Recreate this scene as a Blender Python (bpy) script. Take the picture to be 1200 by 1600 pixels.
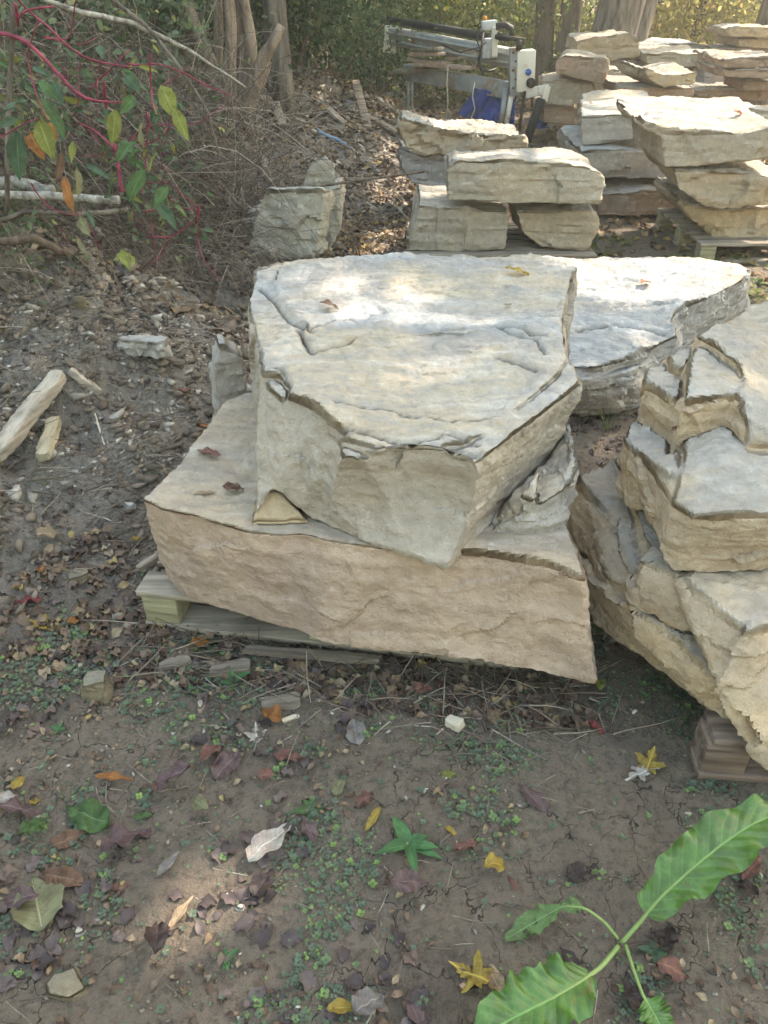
import bpy, bmesh, math, random
import numpy as np
from mathutils import Vector, Matrix

scene = bpy.context.scene
for _o in list(bpy.data.objects):
    bpy.data.objects.remove(_o)
col = scene.collection
R = math.radians
rng = np.random.default_rng(11)
random.seed(7)

# ------------------------------------------------------------------ camera
CAM_H, PITCH, FPX = 1.60, R(35.0), 1201.0
cam_d = bpy.data.cameras.new('camera')
cam_d.sensor_fit = 'VERTICAL'
cam_d.angle = 2 * math.atan(800.0 / FPX)
cam_d.clip_start, cam_d.clip_end = 0.05, 400.0
cam = bpy.data.objects.new('camera', cam_d)
col.objects.link(cam)
cam.location = (0, 0, CAM_H)
cam.rotation_euler = (math.pi / 2 - PITCH, 0, 0)
scene.camera = cam

# ------------------------------------------------------------------ sky, sun, exposure
SUN_EL, SUN_AZ = R(45.0), R(50.0)          # azimuth measured from +Y towards +X
SUN = np.array([math.sin(SUN_AZ) * math.cos(SUN_EL), math.cos(SUN_AZ) * math.cos(SUN_EL), math.sin(SUN_EL)])
world = bpy.data.worlds.new('World')
scene.world = world
world.use_nodes = True
wn = world.node_tree
wn.nodes.clear()
w_out = wn.nodes.new('ShaderNodeOutputWorld')
w_bg = wn.nodes.new('ShaderNodeBackground')
w_sky = wn.nodes.new('ShaderNodeTexSky')
w_sky.sky_type = 'NISHITA'
w_sky.sun_disc = False
w_sky.sun_elevation = SUN_EL
w_sky.sun_rotation = SUN_AZ
w_sky.air_density, w_sky.dust_density, w_sky.ozone_density = 2.6, 2.6, 0.0
w_bg.inputs['Strength'].default_value = 0.15
wn.links.new(w_sky.outputs[0], w_bg.inputs[0])
wn.links.new(w_bg.outputs[0], w_out.inputs[0])
sun_d = bpy.data.lights.new('sun', 'SUN')
sun_d.energy = 3.8
sun_d.angle = R(0.53)
sun_d.color = (1.0, 0.87, 0.70)
sun = bpy.data.objects.new('sun', sun_d)
col.objects.link(sun)
sun.location = (8, 10, 14)
sun.rotation_euler = Vector(SUN).to_track_quat('Z', 'Y').to_euler()
scene.view_settings.view_transform = 'Standard'
scene.view_settings.look = 'None'
scene.view_settings.gamma = 1.0
scene.view_settings.exposure = 2.02
scene.cycles.use_denoising = True
scene.cycles.max_bounces = 5
scene.cycles.volume_bounces = 0
scene.cycles.diffuse_bounces = 3
scene.cycles.glossy_bounces = 1
scene.cycles.use_adaptive_sampling = True
scene.cycles.adaptive_threshold = 0.03
scene.cycles.transparent_max_bounces = 6

# ------------------------------------------------------------------ geometry helpers
CT, ST = math.cos(PITCH), math.sin(PITCH)
def ray(px, py):
    a, b = (px - 600.0) / FPX, (800.0 - py) / FPX
    return np.array([a, CT + b * ST, -ST + b * CT])
def P(px, py, z):
    """point seen at photo position px,py that stands at height z"""
    d = ray(px, py)
    return np.array([0, 0, CAM_H]) + d * ((z - CAM_H) / d[2])
def D(px, py, y):
    """point seen at photo position px,py that stands y metres in front"""
    d = ray(px, py)
    return np.array([0, 0, CAM_H]) + d * (y / d[1])

_g = np.random.default_rng(5)
_GR = _g.normal(size=(256, 3)); _GR /= np.linalg.norm(_GR, axis=1)[:, None]
_GX, _GY, _GZ = (np.ascontiguousarray(_GR[:, k], np.float32) for k in range(3))
_PM = np.tile(_g.permutation(256), 3).astype(np.int32)
def noise3(p, seed=0):
    p = np.asarray(p, float)
    fl = np.floor(p); f = (p - fl).astype(np.float32); i = fl.astype(np.int64).astype(np.int32) & 255
    fx, fy, fz = (np.ascontiguousarray(f[:, k]) for k in range(3)); ix, iy, iz = (np.ascontiguousarray(i[:, k]) for k in range(3))
    fade = lambda t: t * t * t * (t * (t * 6 - 15) + 10)
    ux, uy, uz = fade(fx), fade(fy), fade(fz)
    s_ = (seed * 37) & 255
    r = []
    for dz in (0, 1):
        hz = _PM[((iz + (dz + s_)) & 255)]; zz = fz - dz; q = []
        for dy in (0, 1):
            hy = _PM[hz + ((iy + dy) & 255)]; yy = fy - dy; e = []
            for dx in (0, 1):
                h = _PM[hy + ((ix + dx) & 255)]
                e.append(_GX[h] * (fx - dx) + _GY[h] * yy + _GZ[h] * zz)
            q.append(e[0] + (e[1] - e[0]) * ux)
        r.append(q[0] + (q[1] - q[0]) * uy)
    return (r[0] + (r[1] - r[0]) * uz) * 1.7
def fbm(p, octv=4, seed=0, rough=0.5):
    p = np.asarray(p, float); a, s, t = 1.0, 0.0, 0.0
    for k in range(octv):
        s = s + a * noise3(p * 2 ** k, seed + k); t += a; a *= rough
    return s / t
def sstep(a, b, x):
    t = np.clip((x - a) / (b - a), 0, 1)
    return t * t * (3 - 2 * t)

def hgt(x, y):
    """height of the ground"""
    x = np.atleast_1d(np.asarray(x, float)); y = np.atleast_1d(np.asarray(y, float))
    xl = np.where(y < 2.0, -0.80 + (y - 2.0) * 0.45, -0.80 + (y - 2.0) * 0.20)
    xl = np.minimum(xl, 0.75)
    s = xl - x
    b = sstep(0.0, 2.4, s)
    p2 = np.stack([x, y, np.zeros_like(x)], 1)
    z = 0.98 * b + 0.03 * fbm(p2 * 1.1, 2, 3)
    z += sstep(0.05, 0.7, s) * (0.19 * fbm(p2 * 2.0, 3, 9) + 0.075 * fbm(p2 * 6.5, 3, 12))
    z += .20 * np.exp(-((x + 1.15) / .5) ** 2 - ((y - 3.3) / .55) ** 2)
    z += 0.010 * fbm(p2 * 7, 3, 21) + 0.0060 * fbm(p2 * 24, 2, 31) * (1 + 1.2 * sstep(.0, .5, fbm(p2 * 2.3, 2, 33)))
    return z
def G(px, py):
    """where the sight line through px,py meets the ground"""
    d = ray(px, py); o = np.array([0, 0, CAM_H])
    t = np.linspace(0.5, 40, 4000)
    q = o + t[:, None] * d
    below = q[:, 2] < hgt(q[:, 0], q[:, 1])
    k = int(np.argmax(below)) if below.any() else len(t) - 1
    return q[k]

def make_mesh(name, V, quads=None, tris=None, uv=None):
    V = np.asarray(V, np.float32)
    me = bpy.data.meshes.new(name)
    me.vertices.add(len(V)); me.vertices.foreach_set('co', V.ravel())
    li, ls, n = [], [], 0
    if quads is not None and len(quads):
        q = np.asarray(quads, np.int32); li.append(q.ravel()); ls.append(np.arange(len(q)) * 4); n = q.size
    if tris is not None and len(tris):
        t = np.asarray(tris, np.int32); li.append(t.ravel()); ls.append(n + np.arange(len(t)) * 3)
    li = np.concatenate(li).astype(np.int32); ls = np.concatenate(ls).astype(np.int32)
    me.loops.add(len(li)); me.loops.foreach_set('vertex_index', li)
    me.polygons.add(len(ls)); me.polygons.foreach_set('loop_start', ls)
    me.update(calc_edges=True); me.validate()
    if uv is not None:
        l = me.uv_layers.new(name='UVMap')
        vi = np.empty(len(me.loops), np.int32); me.loops.foreach_get('vertex_index', vi)
        l.data.foreach_set('uv', np.asarray(uv, np.float32)[vi].ravel())
    return me
def smooth(me, on=True):
    me.polygons.foreach_set('use_smooth', np.full(len(me.polygons), on))
def vattr(me, name, vals):
    a = me.attributes.new(name, 'FLOAT', 'POINT'); a.data.foreach_set('value', np.asarray(vals, np.float32))

class MB:
    """collects shapes of ONE thing or part"""
    def __init__(s): s.V, s.Q, s.T, s.n = [], [], [], 0
    def add(s, V, Q=None, T=None):
        V = np.asarray(V, float).reshape(-1, 3); s.V.append(V)
        if Q is not None and len(Q): s.Q.append(np.asarray(Q, int).reshape(-1, 4) + s.n)
        if T is not None and len(T): s.T.append(np.asarray(T, int).reshape(-1, 3) + s.n)
        s.n += len(V); return s
    def tube(s, pts, r, sides=6, cap=True):
        pts = np.asarray(pts, float); n = len(pts)
        r = np.full(n, r, float) if np.isscalar(r) else np.interp(np.linspace(0, 1, n), np.linspace(0, 1, len(r)), r)
        tg = np.gradient(pts, axis=0); tg /= np.linalg.norm(tg, axis=1)[:, None] + 1e-9
        ref = np.array([0.13, 0.21, 0.97]) if abs(tg[0][2]) < 0.9 else np.array([0.9, 0.3, 0.1])
        u = np.cross(tg, ref); u /= np.linalg.norm(u, axis=1)[:, None] + 1e-9
        w = np.cross(tg, u)
        a = np.linspace(0, 2 * math.pi, sides, endpoint=False)
        V = pts[:, None, :] + r[:, None, None] * (np.cos(a)[None, :, None] * u[:, None, :] + np.sin(a)[None, :, None] * w[:, None, :])
        Q = []
        for i in range(n - 1):
            for k in range(sides):
                k2 = (k + 1) % sides
                Q.append((i * sides + k, i * sides + k2, (i + 1) * sides + k2, (i + 1) * sides + k))
        V = V.reshape(-1, 3); T = []
        if cap:
            V = np.vstack([V, pts[0], pts[-1]]); c0, c1 = len(V) - 2, len(V) - 1
            for k in range(sides):
                k2 = (k + 1) % sides
                T.append((c0, k2, k)); T.append((c1, (n - 1) * sides + k, (n - 1) * sides + k2))
        return s.add(V, Q, T)
    def hexa(s, c):
        """eight corners: bottom four then top four"""
        return s.add(c, [(0,3,2,1), (4,5,6,7), (0,1,5,4), (1,2,6,5), (2,3,7,6), (3,0,4,7)])
    def box(s, c, size, rot=(0, 0, 0)):
        h = np.array(size) / 2
        b = np.array([(-1,-1,-1),(1,-1,-1),(1,1,-1),(-1,1,-1),(-1,-1,1),(1,-1,1),(1,1,1),(-1,1,1)]) * h
        M = np.array(Matrix.Rotation(rot[2],3,'Z') @ Matrix.Rotation(rot[1],3,'Y') @ Matrix.Rotation(rot[0],3,'X'))
        return s.hexa(b @ M.T + np.array(c))
    def beam(s, a, b, w, h):
        """box from a to b, w wide and h high"""
        a, b = np.array(a, float), np.array(b, float)
        t = (b - a) / np.linalg.norm(b - a)
        up = np.array([0, 0, 1.0]) if abs(t[2]) < 0.9 else np.array([0, 1.0, 0])
        u = np.cross(t, up); u /= np.linalg.norm(u); v = np.cross(u, t)
        u, v = u * w / 2, v * h / 2
        return s.hexa([a-u-v, b-u-v, b+u-v, a+u-v, a-u+v, b-u+v, b+u+v, a+u+v])
    def mesh(s, name):
        return make_mesh(name, np.vstack(s.V), np.vstack(s.Q) if s.Q else None, np.vstack(s.T) if s.T else None)
    def build(s, name, mat, parent=None, sm=False, origin=None, bevel=0):
        me = s.mesh(name)
        return put(name, me, mat, parent, sm, origin, bevel)

def put(name, me, mat, parent=None, sm=False, origin=None, bevel=0):
    me.materials.append(mat)
    if sm: smooth(me)
    o = bpy.data.objects.new(name, me); col.objects.link(o)
    if parent is not None:
        o.parent = parent
        o.matrix_parent_inverse = Matrix.Identity(4)
        me.transform(Matrix.Translation(-Vector(world_loc(parent))))
    elif origin is not None:
        me.transform(Matrix.Translation(-Vector(origin))); o.location = origin
    if bevel:
        b = o.modifiers.new('bevel', 'BEVEL'); b.width = bevel; b.segments = 2; b.limit_method = 'ANGLE'
    return o
def world_loc(o):
    l = Vector(o.location)
    while o.parent is not None:
        o = o.parent; l = l + Vector(o.location)
    return l
def thing(name, label, cat, loc, group=None):
    o = bpy.data.objects.new(name, None); col.objects.link(o)
    o.location = loc; o.empty_display_size = 0.1
    return tag(o, label, cat, group)
def tag(o, label=None, cat=None, group=None, kind=None):
    if label: o['label'] = label
    if cat: o['category'] = cat
    if group: o['group'] = group
    if kind: o['kind'] = kind
    return o
def rotz(a):
    c, s = np.cos(a), np.sin(a); z = np.zeros_like(c); o = np.ones_like(c)
    return np.stack([np.stack([c, -s, z], -1), np.stack([s, c, z], -1), np.stack([z, z, o], -1)], -2)
def rand_rot(n, tilt=math.pi, g=rng):
    """random heading, then a tilt of at most `tilt` from flat"""
    a = rotz(g.uniform(0, 2 * math.pi, n)); t = g.uniform(0, tilt, n) * np.where(g.random(n) < .5, -1, 1)
    c, s = np.cos(t), np.sin(t); z = np.zeros(n); o = np.ones(n)
    X = np.stack([np.stack([o, z, z], -1), np.stack([z, c, -s], -1), np.stack([z, s, c], -1)], -2)
    b = rotz(g.uniform(0, 2 * math.pi, n))
    return b @ X @ a
def scatter(name, tV, tF, C, M, S, sm=False):
    """copies of a small template (one mass nobody could count); per-copy random value in attribute 'var'"""
    tV = np.asarray(tV, float); k = len(tV); n = len(C)
    S = np.asarray(S, float)
    if S.ndim == 1: S = np.repeat(S[:, None], 3, 1)
    V = np.einsum('nij,nkj->nki', M, tV[None] * S[:, None, :]) + np.asarray(C)[:, None, :]
    F = [np.array([f for f in tF if len(f) == m], int).reshape(-1, m) for m in (4, 3)]
    F = [(f[None] + (np.arange(n) * k)[:, None, None]).reshape(-1, f.shape[1]) if len(f) else None for f in F]
    me = make_mesh(name, V.reshape(-1, 3), F[0], F[1])
    vattr(me, 'var', np.repeat(rng.random(n), k))
    if sm: smooth(me)
    return me
# ------------------------------------------------------------------ materials
def newmat(name):
    m = bpy.data.materials.new(name); m.use_nodes = True
    nt = m.node_tree; nt.nodes.clear()
    out = nt.nodes.new('ShaderNodeOutputMaterial'); b = nt.nodes.new('ShaderNodeBsdfPrincipled')
    nt.links.new(b.outputs[0], out.inputs[0])
    b.inputs['Specular IOR Level'].default_value = 0.25
    return m, nt, b, out
class NT:
    def __init__(s, nt): s.nt = nt
    def n(s, t, **kw):
        x = s.nt.nodes.new(t)
        for k, v in kw.items(): setattr(x, k, v)
        return x
    def l(s, a, b): s.nt.links.new(a, b)
    def setin(s, node, **kw):
        for k, v in kw.items():
            i = node.inputs[k.replace('_', ' ')]
            if hasattr(v, 'is_linked') or hasattr(v, 'links'): s.l(v, i)
            else: i.default_value = v
        return node
    def noise(s, vec, scale, detail=4, rough=.55, dist=0, w=None):
        x = s.n('ShaderNodeTexNoise'); x.noise_dimensions = '4D' if w is not None else '3D'
        s.l(vec, x.inputs['Vector'])
        if w is not None: s.l(w, x.inputs['W'])
        x.inputs['Scale'].default_value = scale; x.inputs['Detail'].default_value = detail
        x.inputs['Roughness'].default_value = rough; x.inputs['Distortion'].default_value = dist
        return x.outputs['Fac']
    def mapping(s, vec, scale=(1,1,1), rot=(0,0,0)):
        x = s.n('ShaderNodeMapping'); s.l(vec, x.inputs[0]); x.inputs['Scale'].default_value = scale; x.inputs['Rotation'].default_value = rot
        return x.outputs[0]
    def ramp(s, fac, stops, interp='LINEAR'):
        x = s.n('ShaderNodeValToRGB'); s.l(fac, x.inputs[0]); x.color_ramp.interpolation = interp
        e = x.color_ramp.elements
        while len(e) < len(stops): e.new(0.5)
        for i, (p, c) in enumerate(stops):
            e[i].position = p
            e[i].color = (c, c, c, 1) if np.isscalar(c) else (*c, 1)
        return x.outputs[0]
    def mix(s, fac, a, b, mode='MIX'):
        x = s.n('ShaderNodeMix'); x.data_type = 'RGBA'; x.blend_type = mode
        for sock, v in ((x.inputs[0], fac), (x.inputs[6], a), (x.inputs[7], b)):
            if hasattr(v, 'links'): s.l(v, sock)
            elif np.isscalar(v): sock.default_value = v
            else: sock.default_value = (*v, 1)
        return x.outputs[2]
    def math(s, op, a, b=None, c=None):
        x = s.n('ShaderNodeMath'); x.operation = op
        for i, v in enumerate((a, b, c)):
            if v is None: continue
            if hasattr(v, 'links'): s.l(v, x.inputs[i])
            else: x.inputs[i].default_value = v
        return x.outputs[0]
    def bump(s, h, strength, dist, prev=None):
        x = s.n('ShaderNodeBump'); x.inputs['Strength'].default_value = strength; x.inputs['Distance'].default_value = dist
        s.l(h, x.inputs['Height'])
        if prev is not None: s.l(prev, x.inputs['Normal'])
        return x.outputs[0]

def stone_mat(name, top, side, stain, band=0.5, lam=0.6, ts=1.0, pl=.45, warm=(.42, .345, .255), cool=(.33, .335, .345)):
    """split sandstone: weathered bedding planes above, fresher split faces at the sides"""
    m, nt, b, _ = newmat(name); N = NT(nt)
    tc = N.n('ShaderNodeTexCoord').outputs['Object']
    off = N.n('ShaderNodeVectorMath', operation='ADD'); N.l(tc, off.inputs[0])
    N.l(N.math('MULTIPLY', N.n('ShaderNodeObjectInfo').outputs['Random'], 40.0), off.inputs[1]); tc = off.outputs[0]
    at = lambda k: N.n('ShaderNodeAttribute', attribute_name=k).outputs['Fac']
    big, med, pale, lamn, upm = at('big'), at('med'), at('pale'), at('lam'), at('upm')
    fin = N.noise(tc, 26 * ts, 5, .72)
    topm = N.ramp(N.math('ADD', upm, N.math('MULTIPLY', N.math('SUBTRACT', fin, .5), .8)), [(.30, 0.0), (.85, 1.0)])
    d = lambda c, k: tuple(x * k for x in c)
    ctop = N.mix(N.ramp(big, [(.38, 0.), (.62, 1.)]), d(top, .84), top)
    ctop = N.mix(N.ramp(at('warm'), [(.52, 0.), (.66, .75)]), ctop, warm)
    ctop = N.mix(N.ramp(at('warm'), [(.34, .7), (.46, 0.)]), ctop, cool)
    ctop = N.mix(N.ramp(med, [(.54, 0.), (.72, .5)]), ctop, stain)
    ctop = N.mix(N.ramp(pale, [(.56, 0.), (.68, pl)]), ctop, (.50, .50, .495))
    cside = N.mix(N.ramp(med, [(.3, 0.), (.7, 1.)]), d(side, .8), side)
    cside = N.mix(N.ramp(lamn, [(.42, 0.), (.62, band)]), cside, d(side, .66))
    cside = N.mix(N.ramp(big, [(.55, 0.), (.7, .55)]), cside, stain)
    stk = N.noise(N.mapping(tc, (6, 26, 10)), 1.0 * ts, 4, .65, .5)
    ctop = N.mix(N.ramp(stk, [(.38, .45), (.50, 0.)]), ctop, d(cool, .72))
    ctop = N.mix(N.ramp(stk, [(.54, 0.), (.66, .40 * pl / .45)]), ctop, (.52, .505, .48))
    c = N.mix(topm, cside, ctop)
    c = N.mix(N.ramp(fin, [(.30, .40), (.52, 0.)]), c, d(side, .42))
    c = N.mix(N.ramp(fin, [(.58, 0.), (.70, .40 * pl / .45)]), c, (.62, .60, .56))
    c = N.mix(N.math('MULTIPLY', at('dirt_shade'), .85), c, (.07, .06, .05))  # crack dirt plus the shading of layer edges, painted dark into the colour
    N.l(c, b.inputs['Base Color']); b.inputs['Roughness'].default_value = .92
    b.inputs['Specular IOR Level'].default_value = .18
    # relief: bedding ledges on top, laminae at the sides, grain everywhere
    led = N.noise(N.mapping(tc, (1.6, 3.4, 1.0)), 1.6 * ts, 4, .6, .7)
    ledf = N.math('FLOOR', N.math('MULTIPLY', led, 15.0))
    h = N.math('ADD', N.math('MULTIPLY', N.math('MULTIPLY', ledf, upm), .24), N.math('MULTIPLY', N.noise(tc, 34 * ts, 5, .74), N.math('SUBTRACT', .62, N.math('MULTIPLY', upm, .26))))
    h = N.math('ADD', h, N.math('MULTIPLY', lamn, lam * .5))
    N.l(N.bump(h, 1.0, .028), b.inputs['Normal'])
    return m
ST_HERO = stone_mat('stone_grey', (.318, .294, .272), (.415, .366, .31), (.42, .352, .275), .4, .45, pl=.36, warm=(.40, .335, .25))
ST_TAN = stone_mat('stone_tan', (.35, .295, .235), (.485, .372, .288), (.30, .23, .20), .30, .4, pl=.25, warm=(.40, .315, .22), cool=(.31, .285, .255))
ST_BLUE = stone_mat('stone_blue', (.345, .335, .33), (.36, .352, .35), (.44, .385, .315), .3, .5)
ST_YEL = stone_mat('stone_yellow', (.345, .305, .26), (.43, .352, .26), (.45, .33, .19), .45, .6)
ST_OLIVE = stone_mat('stone_olive', (.345, .31, .27), (.41, .36, .295), (.43, .35, .25), .35, .55)
ST_PALE = stone_mat('stone_pale', (.39, .36, .325), (.43, .40, .365), (.45, .39, .32), .35, .5)
ST_RUST = stone_mat('stone_rust', (.34, .295, .25), (.39, .295, .235), (.34, .23, .16), .5, .6)
ST_RIGHT = stone_mat('stone_right', (.352, .31, .265), (.475, .382, .285), (.52, .39, .24), .35, .45, pl=.26, cool=(.325, .31, .295))
ST_GREY = stone_mat('stone_boulder_grey', (.40, .38, .34), (.45, .425, .37), (.44, .39, .30), .2, .2, pl=.3)
ST_WEDGE = stone_mat('stone_wedge', (.44, .35, .24), (.46, .36, .24), (.42, .30, .18), .3, .4, 1.0, .1, (.46, .36, .24), (.42, .33, .23))
ST_LOOSE = stone_mat('stone_loose', (.27, .24, .175), (.28, .235, .16), (.24, .19, .12), .3, .5, 3.0, .05, (.30, .24, .16), (.23, .215, .18))

def mud_mat():
    m, nt, b, _ = newmat('mud'); N = NT(nt)
    tc = N.n('ShaderNodeTexCoord').outputs['Object']
    at = lambda k: N.n('ShaderNodeAttribute', attribute_name=k).outputs['Fac']
    big, med, wet, cm = at('big'), at('med'), at('wet'), at('crk')
    def n2(scale, detail, rough):
        x = N.n('ShaderNodeTexNoise', noise_dimensions='2D'); N.l(tc, x.inputs['Vector'])
        x.inputs['Scale'].default_value = scale; x.inputs['Detail'].default_value = detail; x.inputs['Roughness'].default_value = rough
        return x
    fin = n2(42, 6, .74).outputs['Fac']
    c = N.mix(N.ramp(big, [(.35, 0.), (.65, 1.)]), (.198, .156, .123), (.30, .238, .188))
    c = N.mix(N.ramp(med, [(.45, 0.), (.75, .75)]), c, (.25, .208, .16))
    c = N.mix(N.ramp(wet, [(.56, 0.), (.70, .6)]), c, (.085, .070, .060))
    c = N.mix(N.ramp(fin, [(.3, .6), (.52, 0.)]), c, (.045, .038, .032))
    c = N.mix(N.ramp(fin, [(.60, 0.), (.74, .5)]), c, (.27, .23, .18))
    gv = N.mix(N.ramp(fin, [(.35, 0.), (.65, 1.)]), (.165, .15, .133), (.33, .305, .275))
    c = N.mix(N.math('MULTIPLY', at('bank'), .85), c, gv)
    ws = N.n('ShaderNodeVectorMath', operation='SCALE'); N.l(n2(9, 3, .6).outputs['Color'], ws.inputs[0]); ws.inputs['Scale'].default_value = .16
    wv = N.n('ShaderNodeVectorMath', operation='ADD'); N.l(tc, wv.inputs[0]); N.l(ws.outputs[0], wv.inputs[1])
    vo = N.n('ShaderNodeTexVoronoi', feature='DISTANCE_TO_EDGE', voronoi_dimensions='2D'); N.l(wv.outputs[0], vo.inputs['Vector']); vo.inputs['Scale'].default_value = 7.5
    cr = N.math('MULTIPLY', N.ramp(vo.outputs['Distance'], [(.003, 1.), (.014, 0.)]), cm)
    c = N.mix(N.math('MULTIPLY', cr, .85), c, (.020, .016, .013))
    N.l(c, b.inputs['Base Color']); b.inputs['Roughness'].default_value = .93
    h = N.math('SUBTRACT', N.math('MULTIPLY', fin, 1.2), N.math('MULTIPLY', cr, .6))
    N.l(N.bump(h, 1.0, .034), b.inputs['Normal'])
    return m
MUD = mud_mat()

def wood_mat(name, c1, c2, scale=1.0, axis=0):
    m, nt, b, _ = newmat(name); N = NT(nt)
    tc = N.n('ShaderNodeTexCoord').outputs['Object']
    s = [26, 26, 26]; s[axis] = 1.6
    g = N.noise(N.mapping(tc, tuple(s)), scale, 4, .6, .4)
    k = N.noise(tc, 5, 3, .6)
    c = N.mix(N.ramp(g, [(.36, 0.), (.60, 1.)]), c1, c2)
    c = N.mix(N.ramp(k, [(.5, 0.), (.75, .5)]), c, tuple(x * .5 for x in c1))
    N.l(c, b.inputs['Base Color']); b.inputs['Roughness'].default_value = .9
    N.l(N.bump(g, .9, .010), b.inputs['Normal'])
    return m
WOOD_GREY = wood_mat('wood_grey', (.15, .125, .10), (.31, .265, .215))
WOOD_MOSS = wood_mat('wood_moss', (.17, .16, .10), (.30, .28, .18))
WOOD_RED = wood_mat('wood_red', (.075, .055, .045), (.21, .16, .13))
WOOD_BUFF = wood_mat('wood_buff', (.22, .19, .155), (.42, .375, .31))
WOOD_DARK = wood_mat('wood_dark', (.085, .068, .055), (.24, .20, .16))
WOOD_PALE = wood_mat('wood_pale', (.40, .34, .26), (.56, .50, .41))

def plain(name, c, rough=.7, metal=0.0, var=.3, scale=20, rust=None):
    m, nt, b, _ = newmat(name); N = NT(nt)
    tc = N.n('ShaderNodeTexCoord').outputs['Object']
    f = N.noise(tc, scale, 5, .65)
    cc = N.mix(N.ramp(f, [(.35, 0.), (.65, 1.)]), tuple(x * (1 - var) for x in c), c)
    if rust: cc = N.mix(N.ramp(N.noise(tc, scale * .35, 6, .7, .3), [(.55, 0.), (.63, .85)]), cc, rust)
    N.l(cc, b.inputs['Base Color']); b.inputs['Roughness'].default_value = rough; b.inputs['Metallic'].default_value = metal
    N.l(N.bump(f, .25, .004), b.inputs['Normal'])
    return m

def bark_mat(name, c1, c2, s=(14, 14, 3), bumpd=.03):
    m, nt, b, _ = newmat(name); N = NT(nt)
    tc = N.n('ShaderNodeTexCoord').outputs['Object']
    f = N.noise(N.mapping(tc, s), 1.0, 6, .65, .6)
    k = N.noise(tc, 4, 4, .6)
    c = N.mix(N.ramp(f, [(.35, 0.), (.65, 1.)]), c1, c2)
    c = N.mix(N.ramp(k, [(.5, 0.), (.7, .4)]), c, tuple(x * .8 for x in c2))
    N.l(c, b.inputs['Base Color']); b.inputs['Roughness'].default_value = .95
    N.l(N.bump(f, .9, bumpd), b.inputs['Normal'])
    return m

def leaf_mat(name, stops, trans=.35, spec=.25, rough=.6, veins=False, spots=None, brown=None, vb=.14):
    """leaf colours picked per leaf by attribute 'var'"""
    m, nt, b, out = newmat(name); N = NT(nt)
    a = N.n('ShaderNodeAttribute', attribute_name='var')
    tc = N.n('ShaderNodeTexCoord').outputs['Object']
    c = N.ramp(a.outputs['Fac'], stops)
    f = N.noise(tc, 60, 4, .6)
    c = N.mix(N.ramp(f, [(.35, .35), (.6, 0.)]), c, tuple(x * .45 for x in stops[0][1]))
    if brown: c = N.mix(N.ramp(N.noise(tc, 16, 5, .72, .4), [(.60, 0.), (.67, .8)]), c, brown)
    if spots: c = N.mix(N.ramp(N.noise(tc, 28, 3, .6), [(.56, 0.), (.62, .9)]), c, spots)
    if veins:
        uv = N.n('ShaderNodeTexCoord').outputs['UV']
        sx = N.n('ShaderNodeSeparateXYZ'); N.l(uv, sx.inputs[0])
        v = N.math('ABSOLUTE', sx.outputs[1])
        w = N.math('SINE', N.math('MULTIPLY', N.math('SUBTRACT', sx.outputs[0], N.math('MULTIPLY', v, .16)), 70.0))
        vm = N.ramp(w, [(.80, 0.), (.99, .16)])
        mid = N.ramp(v, [(.02, .7), (.06, 0.)])
        bl = N.noise(tc, 22, 5, .7, .5)
        c = N.mix(N.ramp(bl, [(.42, .6), (.56, 0.)]), c, tuple(x * k for x, k in zip(stops[0][1], (.62, .5, .5))))
        c = N.mix(N.math('MAXIMUM', vm, mid), c, tuple(min(1, x * 1.6 + .02) for x in stops[-1][1]))
        N.l(N.bump(N.math('ADD', w, N.math('MULTIPLY', mid, 3.0)), vb, .004), b.inputs['Normal'])
    N.l(c, b.inputs['Base Color']); b.inputs['Roughness'].default_value = rough
    b.inputs['Specular IOR Level'].default_value = spec
    t = N.n('ShaderNodeBsdfTranslucent'); N.l(c, t.inputs[0])
    mx = N.n('ShaderNodeMixShader'); mx.inputs[0].default_value = trans
    N.l(b.outputs[0], mx.inputs[1]); N.l(t.outputs[0], mx.inputs[2]); N.l(mx.outputs[0], out.inputs[0])
    return m
LITTER = leaf_mat('litter', [(0, (.055, .035, .028)), (.35, (.12, .075, .05)), (.6, (.17, .12, .09)), (.82, (.24, .16, .09)), (.95, (.30, .24, .17)), (1, (.34, .25, .09))], .12)
CLOVER = leaf_mat('clover_leaf', [(0, (.075, .105, .075)), (.55, (.115, .155, .105)), (.82, (.13, .19, .09)), (.93, (.17, .27, .08)), (1, (.22, .32, .08))], .25)
TWIG = leaf_mat('twig', [(0, (.07, .05, .04)), (.5, (.15, .115, .09)), (.85, (.24, .20, .16)), (1, (.36, .32, .26))], 0.0)
BRAMBLE = leaf_mat('bramble', [(0, (.055, .042, .036)), (.45, (.13, .10, .083)), (.8, (.26, .215, .175)), (1, (.46, .40, .33))], 0.0)
PEBBLE = leaf_mat('pebble', [(0, (.16, .14, .12)), (.5, (.34, .32, .28)), (1, (.46, .43, .39))], 0.0)
SHADE_LEAF = leaf_mat('shade_leaf', [(0, (.05, .085, .03)), (.6, (.09, .13, .04)), (1, (.20, .19, .04))], .45)
DARK_LEAF = leaf_mat('dark_leaf', [(0, (.04, .065, .035)), (.6, (.075, .115, .055)), (.9, (.11, .155, .07)), (1, (.22, .24, .08))], .4)
MID_LEAF = leaf_mat('mid_leaf', [(0, (.06, .10, .035)), (.5, (.14, .18, .055)), (.85, (.24, .26, .07)), (1, (.36, .30, .07))], .52)
VINE_LEAF = leaf_mat('vine_leaf', [(0, (.06, .09, .055)), (.6, (.11, .15, .085)), (.9, (.15, .19, .09)), (1, (.28, .28, .09))], .3)
GOLD_LEAF = leaf_mat('gold_leaf', [(0, (.24, .25, .08)), (.5, (.48, .44, .14)), (.85, (.62, .55, .22)), (1, (.54, .34, .14))], .66)
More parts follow.
